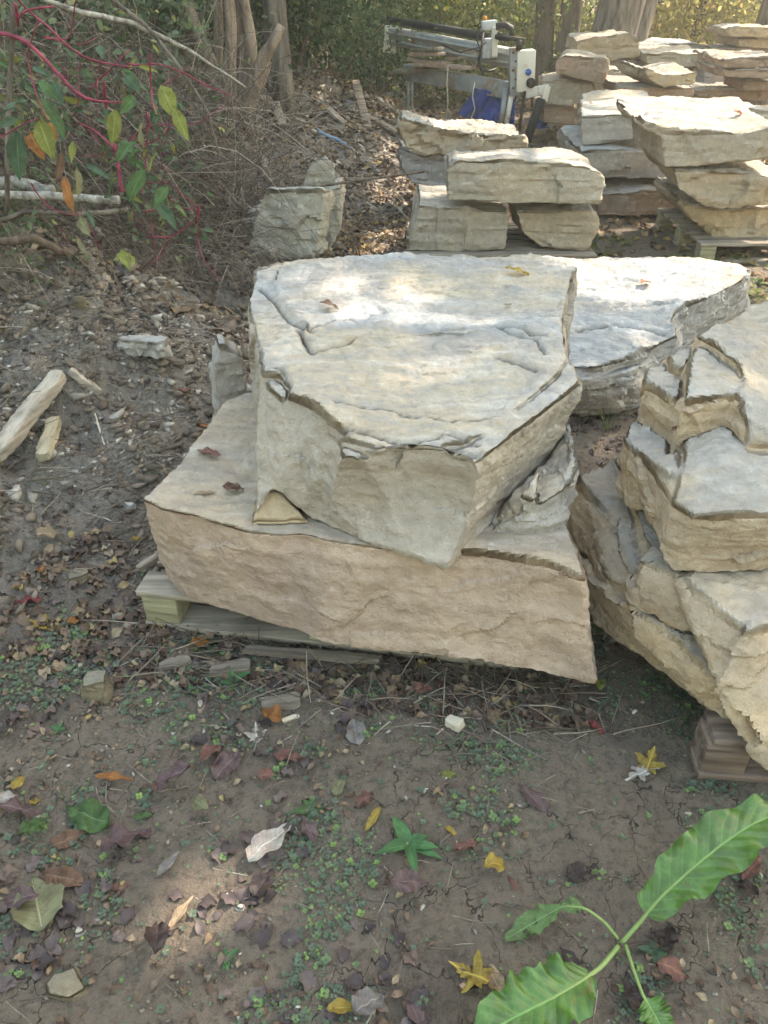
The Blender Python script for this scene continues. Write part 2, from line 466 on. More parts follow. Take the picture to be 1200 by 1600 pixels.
# ------------------------------------------------------------------ ground
def axis_nodes(lo, hi, step, far, grow=1.13, lo_far=None):
    mid = list(np.arange(lo, hi, step))
    s, x, r = step, hi, []
    while x < far:
        r.append(x); s *= grow; x += s
    r.append(far)
    s, x, l = step, lo, []
    lf = -far if lo_far is None else lo_far
    while x > lf:
        s *= grow; x -= s; l.append(x)
    return np.array(sorted(set(l)) + mid + r)
gx = axis_nodes(-2.1, 1.7, .0145, 70)
gy = axis_nodes(.35, 2.6, .0145, 110, 1.03, -6)
X, Y = np.meshgrid(gx, gy)
Z = hgt(X.ravel(), Y.ravel())
nx, ny = len(gx), len(gy)
idx = np.arange(nx * ny).reshape(ny, nx)
Q = np.stack([idx[:-1, :-1], idx[:-1, 1:], idx[1:, 1:], idx[1:, :-1]], -1).reshape(-1, 4)
me = make_mesh('ground', np.stack([X.ravel(), Y.ravel(), Z], 1), Q); smooth(me)
g2 = np.stack([X.ravel(), Y.ravel(), np.zeros(X.size)], 1)
for nm, sc_, oc, sd in (('big', 1.3, 4, 61), ('med', 7, 4, 63), ('wet', 2.4, 4, 65)):
    vattr(me, nm, .5 + .45 * fbm(g2 * sc_, oc, sd, .6))
xl_ = np.where(g2[:, 1] < 2, -.8 + (g2[:, 1] - 2) * .45, -.8 + (g2[:, 1] - 2) * .2)
vattr(me, 'bank', sstep(-.05, .35, xl_ - g2[:, 0] + .25 * fbm(g2 * 2.5, 3, 69)) * sstep(1.2, 2.2, g2[:, 1]))
vattr(me, 'crk', sstep(-.08, .12, fbm(g2 * 1.7, 2, 67)))
tag(put('ground', me, MUD), kind='structure')

# ------------------------------------------------------------------ stones
def hull_piece(bm, pts):
    vs = [bm.verts.new(p) for p in pts]
    r = bmesh.ops.convex_hull(bm, input=vs)
    dead = [v for v in r['geom_interior'] if isinstance(v, bmesh.types.BMVert)] + [v for v in r['geom_unused'] if isinstance(v, bmesh.types.BMVert)]
    bmesh.ops.delete(bm, geom=list(set(dead)), context='VERTS')
def prism_piece(bm, top, bot):
    t = [bm.verts.new(p) for p in top]; b = [bm.verts.new(p) for p in bot]; n = len(t)
    fs = [bm.faces.new(t), bm.faces.new(b[::-1])]
    for i in range(n):
        j = (i + 1) % n
        fs.append(bm.faces.new((t[i], b[i], b[j], t[j])))
    bmesh.ops.recalc_face_normals(bm, faces=fs)
    bmesh.ops.triangulate(bm, faces=fs)

def rock(name, label, pieces, mat, vox=.012, seed=1, rough=.012, ledge=.006, lam=.006, scoops=(), grooves=(), cracks=(), cat='stone block', group=None, facet=1.0):
    bm = bmesh.new()
    for kind, *a in pieces:
        hull_piece(bm, *a) if kind == 'hull' else prism_piece(bm, *a)
    me = bpy.data.meshes.new(name); bm.to_mesh(me); bm.free()
    tmp = bpy.data.objects.new('tmp', me); col.objects.link(tmp)
    md = tmp.modifiers.new('r', 'REMESH'); md.mode = 'VOXEL'; md.voxel_size = vox
    ms = tmp.modifiers.new('s', 'SMOOTH'); ms.factor = .5; ms.iterations = 4
    dg = bpy.context.evaluated_depsgraph_get()
    m2 = bpy.data.meshes.new_from_object(tmp.evaluated_get(dg))
    bpy.data.objects.remove(tmp); bpy.data.meshes.remove(me)
    m2.name = name
    n = len(m2.vertices)
    V = np.empty(n * 3, np.float32); m2.vertices.foreach_get('co', V); V = V.reshape(-1, 3).astype(float)
    Nn = np.empty(n * 3, np.float32); m2.vertex_normals.foreach_get('vector', Nn); Nn = Nn.reshape(-1, 3).astype(float)
    ne = len(m2.edges); E = np.empty(ne * 2, np.int32); m2.edges.foreach_get('vertices', E); E = E.reshape(-1, 2)
    for _ in range(3):                                    # even out the surface directions along rims
        acc = np.stack([np.bincount(E[:, 0], Nn[E[:, 1], k], n) + np.bincount(E[:, 1], Nn[E[:, 0], k], n) for k in range(3)], 1) + Nn
        Nn = acc / (np.linalg.norm(acc, axis=1)[:, None] + 1e-9)
    for c, r in scoops:                                   # shell-shaped chips
        dv = V - np.array(c); dd = np.linalg.norm(dv, axis=1)
        k = dd < r
        V[k] = np.array(c) + dv[k] * (r / np.maximum(dd[k], 1e-6))[:, None]
    for (a, b_, r) in grooves:                            # drill grooves
        a, b_ = np.array(a), np.array(b_); t = b_ - a; L = np.linalg.norm(t); t = t / L
        q = V - a; h = np.clip(q @ t, 0, L); dv = q - h[:, None] * t; dd = np.linalg.norm(dv, axis=1)
        k = dd < r
        V[k] += dv[k] * ((r - dd[k]) / np.maximum(dd[k], 1e-6))[:, None]
    side = 1 - Nn[:, 2] ** 2
    up = np.clip((Nn[:, 2] - .55) / .3, 0, 1)
    w = V + .12 * np.stack([fbm(V * 2.6, 2, seed + 50), fbm(V * 2.6, 2, seed + 60), np.zeros(n)], 1)
    d = rough * .9 * fbm(V * 2.4, 2, seed)
    # crisp ridges between shell-shaped fracture hollows
    d -= (.35 + .65 * side) * rough * (1.5 * np.abs(fbm(w * 3.4, 2, seed + 5)) + .9 * np.abs(fbm(w * 9.5, 2, seed + 6)))
    d += rough * .38 * fbm(V * 30, 2, seed + 3) + rough * .25 * fbm(V * 60, 1, seed + 4)
    la = fbm(V * (1.1, 1.1, 34), 2, seed + 11) + .3 * fbm(V * (5, 5, 40), 2, seed + 12)
    t = la * 4; fl = np.floor(t); fr = t - fl
    d += side * lam * (fl + sstep(.0, .25, fr)) * .5
    # flat fracture facets
    ns = int(np.clip(np.prod(np.ptp(V, axis=0)[[0, 2]] + .1) * 90, 12, 60)); gg = np.random.default_rng(seed)
    sp = V[gg.integers(0, n, ns)]; tv = gg.normal(size=(ns, 3)) * (1, 1, .7)
    best = np.full(n, 9e9); bi = np.zeros(n, int)
    wv = V + .05 * np.stack([fbm(V * 7, 2, seed + 31), fbm(V * 7, 2, seed + 32), fbm(V * 7, 2, seed + 33)], 1)
    for k in range(ns):
        dd = (((wv - sp[k]) * (1, 1, 1.5)) ** 2).sum(1); c_ = dd < best; best[c_] = dd[c_]; bi[c_] = k
    d += side * rough * 9 * np.clip(((V - sp[bi]) * tv[bi]).sum(1), -.12, .12) * facet
    t = fbm(w * (1.6, 3.0, .4), 4, seed + 17, .5) * 8; fl = np.floor(t); fr = t - fl
    dz = up * ledge * (fl + sstep(0, .12, fr))
    V = V + Nn * d[:, None]; V[:, 2] += dz
    dirt_shade = np.zeros(n)
    for pl, wd, dep in cracks:
        pl = np.array(pl)[:, :2]; best = np.full(n, 9.0)
        wob = .012 * np.stack([fbm(V * 14, 2, seed + 71), fbm(V * 14, 2, seed + 73)], 1)
        q0 = V[:, :2] + wob
        for a, b_ in zip(pl[:-1], pl[1:]):
            t_ = b_ - a; L2 = t_ @ t_
            h = np.clip(((q0 - a) @ t_) / L2, 0, 1)
            best = np.minimum(best, np.linalg.norm(q0 - a - h[:, None] * t_, axis=1))
        V[:, 2] -= up * dep * np.exp(-(best / wd) ** 2); dirt_shade = np.maximum(dirt_shade, up * np.exp(-(best / (wd * .55)) ** 2))
    base = np.array([V[:, 0].mean(), V[:, 1].mean(), V[:, 2].min()])
    m2.vertices.foreach_set('co', (V - base).astype(np.float32).ravel()); m2.update()
    L = V - base
    lw = L + .1 * np.stack([fbm(L * 5, 2, seed), fbm(L * 5, 2, seed + 1), np.zeros(n)], 1)
    vattr(m2, 'big', .5 + .70 * fbm(L * 1.7 + seed, 4, seed, .6)); vattr(m2, 'med', .5 + .45 * fbm(lw * 6.5 + seed, 4, seed + 2, .62))
    vattr(m2, 'pale', .5 + .45 * fbm(lw * (2.4, 5.0, 3.1) + seed, 4, seed + 3, .6)); vattr(m2, 'lam', .5 + .45 * fbm(L * (2.2, 2.2, 30) + seed, 4, seed + 4, .6))
    vattr(m2, 'upm', up); vattr(m2, 'dirt_shade', dirt_shade); vattr(m2, 'warm', .5 + .5 * fbm(lw * (1.9, 3.6, 2.0) + 3.3 * seed, 3, seed + 8, .55))
    smooth(m2); m2.set_sharp_from_angle(angle=R(32))
    m2.materials.clear(); m2.materials.append(mat)
    o = bpy.data.objects.new(name, m2); col.objects.link(o); o.location = base
    return tag(o, label, cat, group, 'thing')
def TP(pts, z=None):
    return [P(p[0], p[1], p[2] if len(p) > 2 else z) for p in pts]

# --- the big block in the middle
hero_top = [(398,420,.815),(430,408,.82),(520,401,.82),(640,398,.82),(700,402,.815),(752,404,.81),(830,400,.805),(903,416,.80),(893,452,.795),(880,500,.785),(888,555,.775),(906,602,.765),(860,640,.75),(800,684,.735),(745,722,.72),(712,748,.705),(660,738,.70),(600,722,.70),(536,718,.71),(528,682,.725),(500,655,.735),(445,628,.75),(412,595,.76),(404,545,.775),(388,480,.80)]
hero_bot = [(395,480,.47),(430,470,.47),(520,460,.47),(640,458,.47),(700,460,.47),(752,460,.47),(830,470,.47),(890,480,.47),(893,540,.47),(890,600,.47),(885,660,.48),(870,712,.49),(850,745,.49),(800,795,.48),(745,848,.46),(698,890,.445),(640,868,.455),(580,846,.465),(510,822,.47),(489,812,.468),(470,787,.52),(426,766,.552),(392,824,.462),(384,790,.46),(381,690,.46)]
tb = TP(hero_top); bb = TP(hero_bot)
# keep hidden undersides inside the top outline
for i in list(range(0, 9)):
    bb[i][:2] = tb[i][:2] * .985 + np.array([0, .0])
bb[23] = np.array([tb[23][0] + .02, P(384, 700, .46)[1], .46]); bb[24] = np.array([tb[24][0], tb[24][1] - .1, .46])
crk = [(TP([(405,452),(425,470),(445,490),(480,505),(487,512)], .81), .008, .016),
       (TP([(466,518),(480,545),(490,553),(540,545),(570,535),(640,532),(700,527),(760,524),(800,528),(850,540)], .785), .007, .016),
       (TP([(770,528),(800,538),(840,545),(852,560)], .78), .007, .013), (TP([(775,570),(810,575),(840,585)], .77), .010, .014),
       (TP([(480,520),(545,500),(560,505)], .79), .005, .006), (TP([(400,590),(440,592),(455,610),(445,626)], .76), .006, .012),
       (TP([(535,690),(600,700),(680,715),(740,715)], .715), .006, .010), (TP([(560,712),(640,700),(690,690),(745,700)], .72), .005, .008),
       (TP([(490,418),(560,412),(620,414)], .81), .005, .007), (TP([(520,650),(600,655),(700,668),(780,660)], .735), .005, .006)]
sc1 = P(455, 790, .47)
def hz(py): return float(np.interp(py, [400, 520, 600, 680, 750], [.82, .788, .768, .737, .705]))
def sheet(px, up, th=.05):
    t = [P(a, b_, hz(b_) + up) for a, b_ in px]
    return ('prism', t, [q - (0, 0, th) for q in t])
sheets = [sheet([(472,517),(480,540),(491,551),(520,549),(545,543),(572,534),(605,536),(640,530),(700,526),(735,529),(766,522),(800,531),(826,528),(852,541),(880,540),(879,505),(890,456),(897,424),(830,406),(700,408),(520,407),(436,414),(424,440),(438,468),(452,488),(484,505)], .011),
          sheet([(412,588),(440,590),(452,606),(446,622),(490,640),(512,660),(534,676),(560,688),(610,690),(650,700),(690,694),(722,694),(762,674),(828,626),(872,588),(886,560),(880,530),(700,520),(500,510),(406,540)], .004),
          sheet([(431,414),(419,440),(433,470),(447,492),(478,509),(470,514),(436,496),(410,465),(398,446),(402,424)], .004), sheet([(770,566),(800,572),(838,578),(846,592),(800,590),(776,580)], .004), sheet([(528,684),(600,706),(660,712),(700,718),(735,716),(700,700),(600,690)], .004)]
rock('stone_block', 'large grey stone block on top of the middle stack, its cracked flat top facing up',
     [('prism', tb, bb)] + sheets + [('prism', TP([(402,424),(408,412),(450,405),(505,404),(505,424)], .80), TP([(402,430),(408,418),(450,411),(505,410),(505,430)], .70))],
     ST_HERO, .0056, 3, .009, .0055, .002,
     scoops=[(P(640, 768, .61) + np.array([.0, -.20, .03]), .222), (P(560, 775, .58) + np.array([-.02, -.20, .0]), .205)], cracks=crk)
rock('stone_wedge', 'small tan stone wedge under the left corner of the big grey block',
     [('hull', TP([(386,826,.462),(488,822,.462),(440,768,.52),(424,764,.53),(400,790,.50)]) + [P(470, 790, .465), P(395, 780, .465)])], ST_WEDGE, .006, 5, .003, .001, .002)
rock('flat_stone', 'pale broken slab jutting out under the right side of the big grey block',
     [('prism', TP([(768,828,.475),(790,785,.52),(840,725,.56),(868,680,.60),(886,648,.635),(896,690,.625),(899,732,.60),(884,764,.575),(852,784,.562),(806,806,.525)]),
       TP([(740,846,.452),(765,815,.452),(810,770,.452),(845,740,.452),(870,735,.452),(893,760,.452),(897,786,.452),(876,826,.452),(852,843,.452),(800,847,.452)])),
      ('hull', TP([(806,775,.575),(836,740,.60),(838,785,.58),(810,800,.54),(852,735,.59),(828,806,.53)]))], ST_PALE, .0062, 8, .010, .003, .005)

low_top = [(217,780,.462),(262,734,.462),(305,688,.462),(348,628,.462),(385,612,.462),(600,600,.46),(800,640,.46),(870,700,.46),(884,812,.46),(898,850,.458),(912,905,.452),(860,884,.458),(760,866,.462),(600,856,.464),(480,838,.464),(385,830,.464),(300,806,.464),(248,795,.464)]
low_bot = [(262,905,.16),(300,880,.15),(330,850,.15),(380,780,.15),(400,740,.15),(600,720,.15),(800,750,.15),(880,830,.15),(905,930,.15),(922,1000,.15),(931,1070,.145),(860,1056,.145),(740,1034,.15),(600,1018,.15),(505,1012,.15),(465,988,.16),(330,946,.155),(285,930,.155)]
lt, lb = TP(low_top), TP(low_bot)
for i in range(1, 9): lb[i][:2] = lt[i][:2] + np.array([.02 * (i < 5), -.02])
chips = [(lt[i] * (1 - t) + lb[i] * t + np.array([-.29, -.957, 0]) * .115, r_) for i, t, r_ in [(11, .2, .127), (12, .75, .124), (13, .45, .122), (14, .05, .128), (15, .65, .125), (16, .15, .126), (17, .5, .127), (11, .8, .124), (14, .95, .128)]]
rock('flat_stone', 'wide tan stone slab lying on the wooden pallet under the grey block', [('prism', lt, lb)], ST_TAN, .0068, 13, .007, .003, .0025, facet=.8, scoops=chips)

# --- slab behind it
rock('flat_stone', 'broad flat slab behind the big grey block, its near edge broken and bluish',
     [('prism', TP([(735,408,.40),(870,397,.41),(985,400,.41),(1100,404,.41),(1155,410,.405),(1172,418,.40),(1168,436,.395),(1105,466,.38),(1055,487,.365),(1052,500,.36),(1062,524,.345),(990,560,.30),(930,575,.30),(820,560,.31),(735,500,.36)]),
       TP([(735,460,.12),(870,450,.12),(985,450,.12),(1100,455,.12),(1155,468,.12),(1170,478,.12),(1168,486,.12),(1110,522,.12),(1062,548,.12),(1060,560,.12),(1062,580,.12),(1000,612,.10),(930,622,.10),(820,620,.10),(735,560,.12)])),
      ('hull', TP([(885,600,.25),(985,590,.24),(1020,560,.27),(1000,615,.16),(890,628,.16),(930,560,.30),(880,560,.30),(1050,540,.28)]) + TP([(880,560,.10),(1010,590,.1)])),
      ('hull', TP([(880,632,.14),(960,622,.15),(1010,610,.16),(890,650,.02),(995,642,.02),(1050,590,.02),(880,600,.02),(1000,575,.15),(890,600,.15)]))],
     ST_BLUE, .012, 21, .014, .006, .006, cracks=[(TP([(960,480),(1010,478),(1052,476)], .37), .01, .016), (TP([(900,520),(960,512),(1040,520)], .34), .012, .016)])

# --- right hand stack in front
BK = [np.array([1.5, 1.25, 0]), np.array([1.5, 1.9, 0]), np.array([.85, 2.05, 0])]
def layer(px, z1, grow=.0):
    t = TP(px) + [q + (0, 0, px[-1][2]) for q in BK]
    return ('prism', t, [np.array([q[0] - grow, q[1] - grow * .5, z1]) for q in t])
rock('stone_boulder', 'stepped lower boulder of the right stack, standing on a reddish pallet',
     [('hull', TP([(894,868,.25),(908,925,.18),(924,976,.118),(1050,1047,.118),(1122,1120,.118),(1130,1080,.23),(1085,1022,.26),(1060,995,.275),(1000,955,.27),(944,914,.285)]) + [q + (0, 0, z) for q in BK for z in (.118, .24)]),
      ('hull', TP([(890,790,.335),(897,850,.27),(906,744,.40),(944,912,.29),(990,945,.275),(962,716,.41),(1004,842,.39),(990,880,.355),(1040,930,.34)]) + [q + (0, 0, z) for q in BK for z in (.2, .39)]),
      ('hull', TP([(986,872,.40),(1006,888,.37),(1062,938,.365),(1060,896,.42),(1012,850,.42),(1064,985,.28),(996,935,.30),(1130,900,.42),(1130,960,.34)])),
      ('hull', TP([(1068,905,.43),(1150,945,.42),(1166,985,.41),(1122,1068,.29),(1076,952,.35),(1110,1040,.28),(1240,900,.43)]) + [q + (0, 0, z) for q in BK[:2] for z in (.2, .43)]),
      layer([(960,716,.425),(985,770,.425),(1004,832,.42),(1020,856,.42),(1062,894,.42),(1110,912,.42),(1150,945,.42),(1175,968,.42),(1240,915,.43)], .33, .0),
      ('hull', TP([(1165,985,.42),(1215,935,.43),(1215,880,.43),(1122,1066,.31),(1114,1085,.27),(1142,1134,.20),(1178,1196,.118),(1200,1208,.115),(1240,1220,.115),(1240,940,.43)]) + [np.array([1.3, 1.3, .115]), np.array([1.3, 1.4, .43])])],
     ST_RIGHT, .0078, 27, .011, .004, .002, cat='boulder', facet=2.4)
def prz(px, z0, z1, k=.0):
    t = TP(px, z0); c = np.mean(t, axis=0)
    b = [np.array([q[0] + (c[0] - q[0]) * k, q[1] + (c[1] - q[1]) * k, z1]) for q in t]
    return ('prism', t, b)
rock('stone_boulder', 'large layered boulder with stepped ledges on top of the right stack',
     [('prism', TP([(1086,522,.80),(1120,540,.80),(1158,572,.795),(1163,588,.79),(1160,606,.785),(1152,618,.78),(1162,655,.745),(1166,700,.70),(1240,700,.70),(1240,468,.80),(1168,476,.80),(1130,498,.80)]),
        [np.array([q[0], q[1], .46]) for q in TP([(1086,522,.80),(1120,540,.80),(1158,572,.795),(1163,588,.79),(1160,606,.785),(1152,618,.78),(1162,655,.745),(1166,700,.70),(1240,700,.70),(1240,468,.80),(1168,476,.80),(1130,498,.80)])]),
      prz([(1092,526),(1080,560),(1070,598),(1064,632),(1080,628),(1151,620),(1172,606),(1172,572),(1120,532)], .772, .46),
      prz([(1096,535),(1056,548),(1034,566),(1010,586),(1006,606),(1020,612),(1062,640),(1100,610)], .72, .47, .01),
      prz([(1096,545),(1064,542),(1044,556),(1048,578),(1090,592)], .748, .5),
      prz([(1110,600),(1004,640),(980,666),(976,690),(1000,716),(1062,724),(1110,716),(1150,640)], .612, .456, .02),
      ('hull', TP([(976,690,.60),(1000,718,.60),(1066,724,.612),(1064,754,.645),(1044,790,.612),(1028,806,.50),(990,748,.50),(1028,850,.485),(1110,700,.62),(1130,760,.64)]) + TP([(1030,806,.456), (996,748,.456), (1120,780,.456), (1030,852,.456)])),
      ('hull', TP([(1036,676,.612),(1036,722,.612),(1070,690,.65),(1064,745,.646),(1100,650,.655),(1110,700,.66)]) + TP([(1036,676,.5), (1036,722,.5), (1110,700,.5), (1064,745,.5)])),
      ('hull', TP([(1062,752,.646),(1124,714,.685),(1064,705,.652),(1176,690,.70),(1072,640,.66),(1166,640,.70)]) + TP([(1062,752,.5), (1130,700,.5), (1070,640,.5), (1150,640,.5)])),
      prz([(1052,552),(1110,540),(1112,640),(1062,640)], .715, .5),
      ('hull', TP([(1124,716,.685),(1230,686,.70),(1062,752,.648),(1042,790,.615),(1082,812,.615),(1130,814,.615),(1230,808,.62),(1026,850,.49),(1056,898,.435),(1130,898,.435),(1230,890,.435),(1034,880,.45)]) + [np.array([1.1, 1.5, .45]), np.array([1.1, 1.6, .66]), np.array([.75, 1.6, .46])])],
     ST_RIGHT, .0075, 33, .010, .006, .005, cat='boulder')

def block(name, label, dist, front, depth, mat, yaw=0.0, lift=0.0, shrink=.06, vox=.022, seed=1, rough=.016, shift=0.0, grooves=(), cat='stone block', lam=.006, group=None):
    """stone whose face towards the camera has the outline `front`; dist in metres, yaw = metres nearer per metre to the right"""
    fp = []
    for px, py in front:
        q = D(px, py, dist); q = D(px, py, dist - yaw * (q[0] - D(front[0][0], py, dist)[0])); fp.append(q)
    c = np.mean(fp, axis=0); n = np.array([yaw, 1.0, 0]); n = n / np.linalg.norm(n) * depth
    bp = [q + (c - q) * shrink * np.array([1, 1, .3]) + n + np.array([shift, 0, lift]) for q in fp]
    return rock(name, label, [('prism', fp, bp)], mat, vox, seed, rough, .007, .002 if cat == 'boulder' else lam, grooves=grooves, cat=cat, group=group)

# --- middle stack
gr = [(D(px, 320, 5.0) + np.array([0, .005, 0]), D(px - 1, 400, 5.0) + np.array([0, .005, 0]), .022) for px in (687, 731)]
block('stone_block', 'square tan block with two vertical drill grooves, bottom left of the middle stack', 5.0, [(637,393),(645,350),(655,322),(700,325),(797,330),(795,348),(790,390),(715,394)], .62, ST_OLIVE, seed=41, vox=.013, grooves=gr, rough=.008)
block('stone_block', 'rough yellowish block beside the grooved one, bottom right of the middle stack', 5.0, [(802,330),(850,326),(925,328),(937,345),(934,360),(918,392),(845,390),(815,368)], .6, ST_YEL, seed=43, vox=.015)
block('stone_block', 'long rectangular tan block lying across two smaller ones in the middle stack', 4.9, [(694,264),(696,290),(700,314),(820,318),(936,319),(943,290),(941,272),(918,260),(820,253),(712,250)], .45, ST_OLIVE, seed=47, vox=.014, rough=.010)
block('stone_boulder', 'tilted yellow sandstone boulder with dead leaves on it, in front of the machine', 6.3, [(619,205),(633,232),(660,246),(720,240),(822,236),(822,216),(760,208),(690,204),(640,184),(624,182)], .42, ST_YEL, lift=.02, seed=53, vox=.018, rough=.03, cat='boulder')
block('flat_stone', 'dark grey slab under the tilted yellow boulder', 6.35, [(622,238),(660,250),(720,246),(745,255),(745,300),(640,290),(625,262)], .6, ST_BLUE, seed=55, vox=.022)

# --- right of it
block('stone_block', 'pale bluish block with a sunlit top, upper of the three behind the long block', 6.6, [(903,180),(908,230),(960,224),(1036,214),(1060,206),(1060,168),(1036,170),(960,176)], 1.3, ST_PALE, yaw=.12, seed=61, vox=.022, shrink=.3, rough=.012)
block('flat_stone', 'grey slab under the pale bluish block', 6.5, [(902,236),(910,278),(1000,282),(1080,284),(1080,238),(960,232)], 1.1, ST_BLUE, seed=63, vox=.025)
block('flat_stone', 'brownish slab lying on the ground under the grey slab', 6.35, [(928,302),(934,338),(1010,338),(1090,338),(1090,300),(1000,296)], 1.2, ST_RUST, seed=65, vox=.025)
block('flat_stone', 'thick rough slab, bottom of the right rear stack on a grey pallet', 5.35, [(1070,320),(1078,342),(1112,368),(1146,386),(1230,386),(1230,322),(1140,326)], .8, ST_YEL, seed=67, vox=.018, rough=.02)
block('flat_stone', 'tapered grey slab with a few leaves, middle of the right rear stack', 5.2, [(1050,264),(1060,296),(1100,320),(1125,328),(1230,318),(1230,276),(1120,266)], .95, ST_YEL, seed=69, vox=.018, rough=.018, lift=.05)
block('flat_stone', 'wide overhanging slab with sunlit top, uppermost of the right rear stack', 5.15, [(1002,190),(1006,206),(1034,216),(1035,262),(1076,264),(1130,257),(1230,248),(1230,192),(1150,206),(1080,204),(1040,204)], 1.0, ST_OLIVE, seed=71, vox=.018, rough=.014, shift=.05)
block('flat_stone', 'flat tan slab in full sun behind the overhanging slab', 7.4, [(1010,172),(1014,190),(1230,200),(1230,174),(1120,174)], .9, ST_PALE, seed=73, vox=.03, shrink=.2)

# --- rear stacks under the trees
far = [
 ('small tan block with a diagonal edge, left end of the rear stones', 9.4, [(868,92),(866,114),(905,126),(945,134),(952,98),(900,86),(884,84)], .6, ST_RUST, .25),
 ('grey block under the small tan block at the left rear', 9.5, [(846,128),(850,164),(890,168),(928,160),(928,132),(880,122)], .8, ST_OLIVE, .1),
 ('brown low block on the ground at the left rear, next to the machine', 9.6, [(846,166),(848,192),(900,196),(930,190),(926,162)], .8, ST_RUST, 0),
 ('rounded boulder with dappled light, highest of the rear left stones', 10.8, [(902,62),(899,80),(945,96),(1000,90),(1002,66),(984,54),(930,56)], .8, ST_YEL, 0),
 ('narrow block under the rounded rear boulder', 10.9, [(950,92),(952,122),(994,122),(996,90)], .7, ST_PALE, 0),
 ('dark grey filler block beside the narrow rear block', 11.0, [(984,96),(986,128),(1016,130),(1018,98)], .7, ST_BLUE, 0),
 ('block in half shade under the small tan block, right side', 10.0, [(925,104),(922,150),(968,150),(970,108)], .7, ST_OLIVE, 0),
 ('wide grey slab with dappled top in the rear middle', 10.6, [(1008,84),(1010,100),(1060,106),(1114,104),(1118,82),(1060,84)], 1.3, ST_OLIVE, 0),
 ('thin sloping slab lying on the wide rear slab', 11.9, [(1000,68),(1002,84),(1100,84),(1110,74),(1090,68)], 1.0, ST_BLUE, 0),
 ('pale square block propping the wide rear slab', 10.7, [(1084,104),(1086,142),(1112,140),(1114,102)], .6, ST_PALE, 0),
 ('small sunlit block with a striped left side, lying on a long slab', 8.5, [(1008,104),(1012,124),(1038,138),(1090,132),(1096,110),(1040,116)], .62, ST_YEL, -.2),
 ('long slab carrying the small sunlit block', 8.7, [(962,136),(976,158),(1012,164),(1086,152),(1086,136),(1040,136)], .95, ST_RUST, 0),
 ('low slab at the back right, half in shade', 9.5, [(1088,140),(1090,154),(1230,160),(1230,140)], .8, ST_RUST, 0),
 ('brown slab of the far right stack, under a thinner one', 9.0, [(1128,108),(1132,122),(1230,124),(1230,106)], .9, ST_RUST, 0),
 ('thin brown slab of the far right stack, above the other', 9.05, [(1132,94),(1130,107),(1230,105),(1230,90),(1150,90)], .9, ST_RUST, 0),
 ('small brown prop stone under the far right stack', 9.2, [(1160,124),(1160,142),(1230,142),(1230,124)], .6, ST_RUST, 0),
 ('shaded slab behind the far right stack', 10.4, [(1100,86),(1098,140),(1140,140),(1140,84)], .8, ST_BLUE, 0),
 ('sunny tan slab on top, in the upper right corner', 11.2, [(1138,48),(1142,58),(1230,60),(1230,44),(1170,42)], .9, ST_YEL, 0),
 ('tan slab under the sunny one, in the upper right corner', 11.3, [(1154,60),(1152,74),(1230,76),(1230,60)], .9, ST_YEL, 0),
 ('lowest grey slab of the pile in the upper right corner', 11.4, [(1120,76),(1120,112),(1230,112),(1230,76)], .9, ST_OLIVE, 0)]
for i, (lb_, ds, fr, dp, mt, yw) in enumerate(far):
    block('stone_block' if i < 7 or i in (9, 10, 15) else 'flat_stone', lb_, ds, fr, dp, mt, yw, vox=.019, seed=80 + i, rough=.013)

# --- boulders at the foot of the bank
block('stone_boulder', 'big greenish grey boulder with a flat face at the foot of the bank', 4.75, [(388,404),(392,355),(404,310),(416,297),(432,298),(500,296),(508,302),(504,345),(494,402),(450,408)], .20, ST_GREY, shift=.06, lift=-.03, seed=111, vox=.014, cat='boulder')
block('stone_boulder', 'pointed upright stone behind the big greenish boulder', 5.1, [(468,310),(474,278),(488,254),(510,241),(524,256),(532,310)], .2, ST_GREY, seed=113, vox=.014, shrink=.45, cat='boulder')
block('stone_boulder', 'upright boulder leaning on the right side of the greenish boulder', 5.05, [(495,296),(534,290),(537,320),(536,352),(520,384),(492,392)], .3, ST_GREY, seed=115, vox=.016, cat='boulder')
block('stone_boulder', 'small grey stone tucked in left of the greenish boulder', 4.9, [(374,362),(380,338),(398,330),(410,336),(404,365),(384,368)], .2, ST_BLUE, seed=117, vox=.014, cat='boulder')
block('flat_stone', 'upright pale stone standing left of the big grey block', 2.42, [(342,541),(358,546),(380,562),(392,640),(390,760),(334,720),(336,630),(330,590)], .12, ST_PALE, yaw=-.3, seed=119, vox=.009, rough=.006)
# ------------------------------------------------------------------ pallets
def pallet(label, corner, yaw, lx, ly, mat, mat2, nb=7, seed=0):
    g = random.Random(seed)
    t = thing('wooden_pallet', label, 'pallet', (corner[0], corner[1], 0))
    c, s = math.cos(yaw), math.sin(yaw)
    W = lambda x, y, z: (corner[0] + c * x - s * y, corner[1] + s * x + c * y, z)
    bw = .095
    for i in range(nb):
        y = bw / 2 + i * (ly - bw) / (nb - 1)
        e = g.uniform(-.012, .012)
        MB().box(W(lx / 2 + e, y, .1305 + g.uniform(-.001, .001)), (lx, bw, .019), (g.uniform(-.02, .02), 0, yaw + g.uniform(-.008, .008))).build('deck_board', mat, t, bevel=.002)
    for k in range(3):
        y = [.05, ly / 2, ly - .05][k]
        MB().box(W(lx / 2, y, .0105), (lx, .10, .020), (0, 0, yaw)).build('bottom_board', mat, t, bevel=.002)
        for x in (.055, lx / 2, lx - .055):
            MB().box(W(x, y, .070), (.105, .088, .098), (0, 0, yaw + g.uniform(-.05, .05))).build('support_block', mat2, t, bevel=.004)
    return t
pc = P(215, 925, .14)
pallet('grey wooden pallet under the tan slab, its corner showing at the left', pc, R(-9), 1.10, .95, WOOD_GREY, WOOD_MOSS, seed=1)
pallet('reddish wooden pallet under the right front stack', P(1108, 1168, .12), R(-4), 1.0, .95, WOOD_RED, WOOD_RED, seed=2)
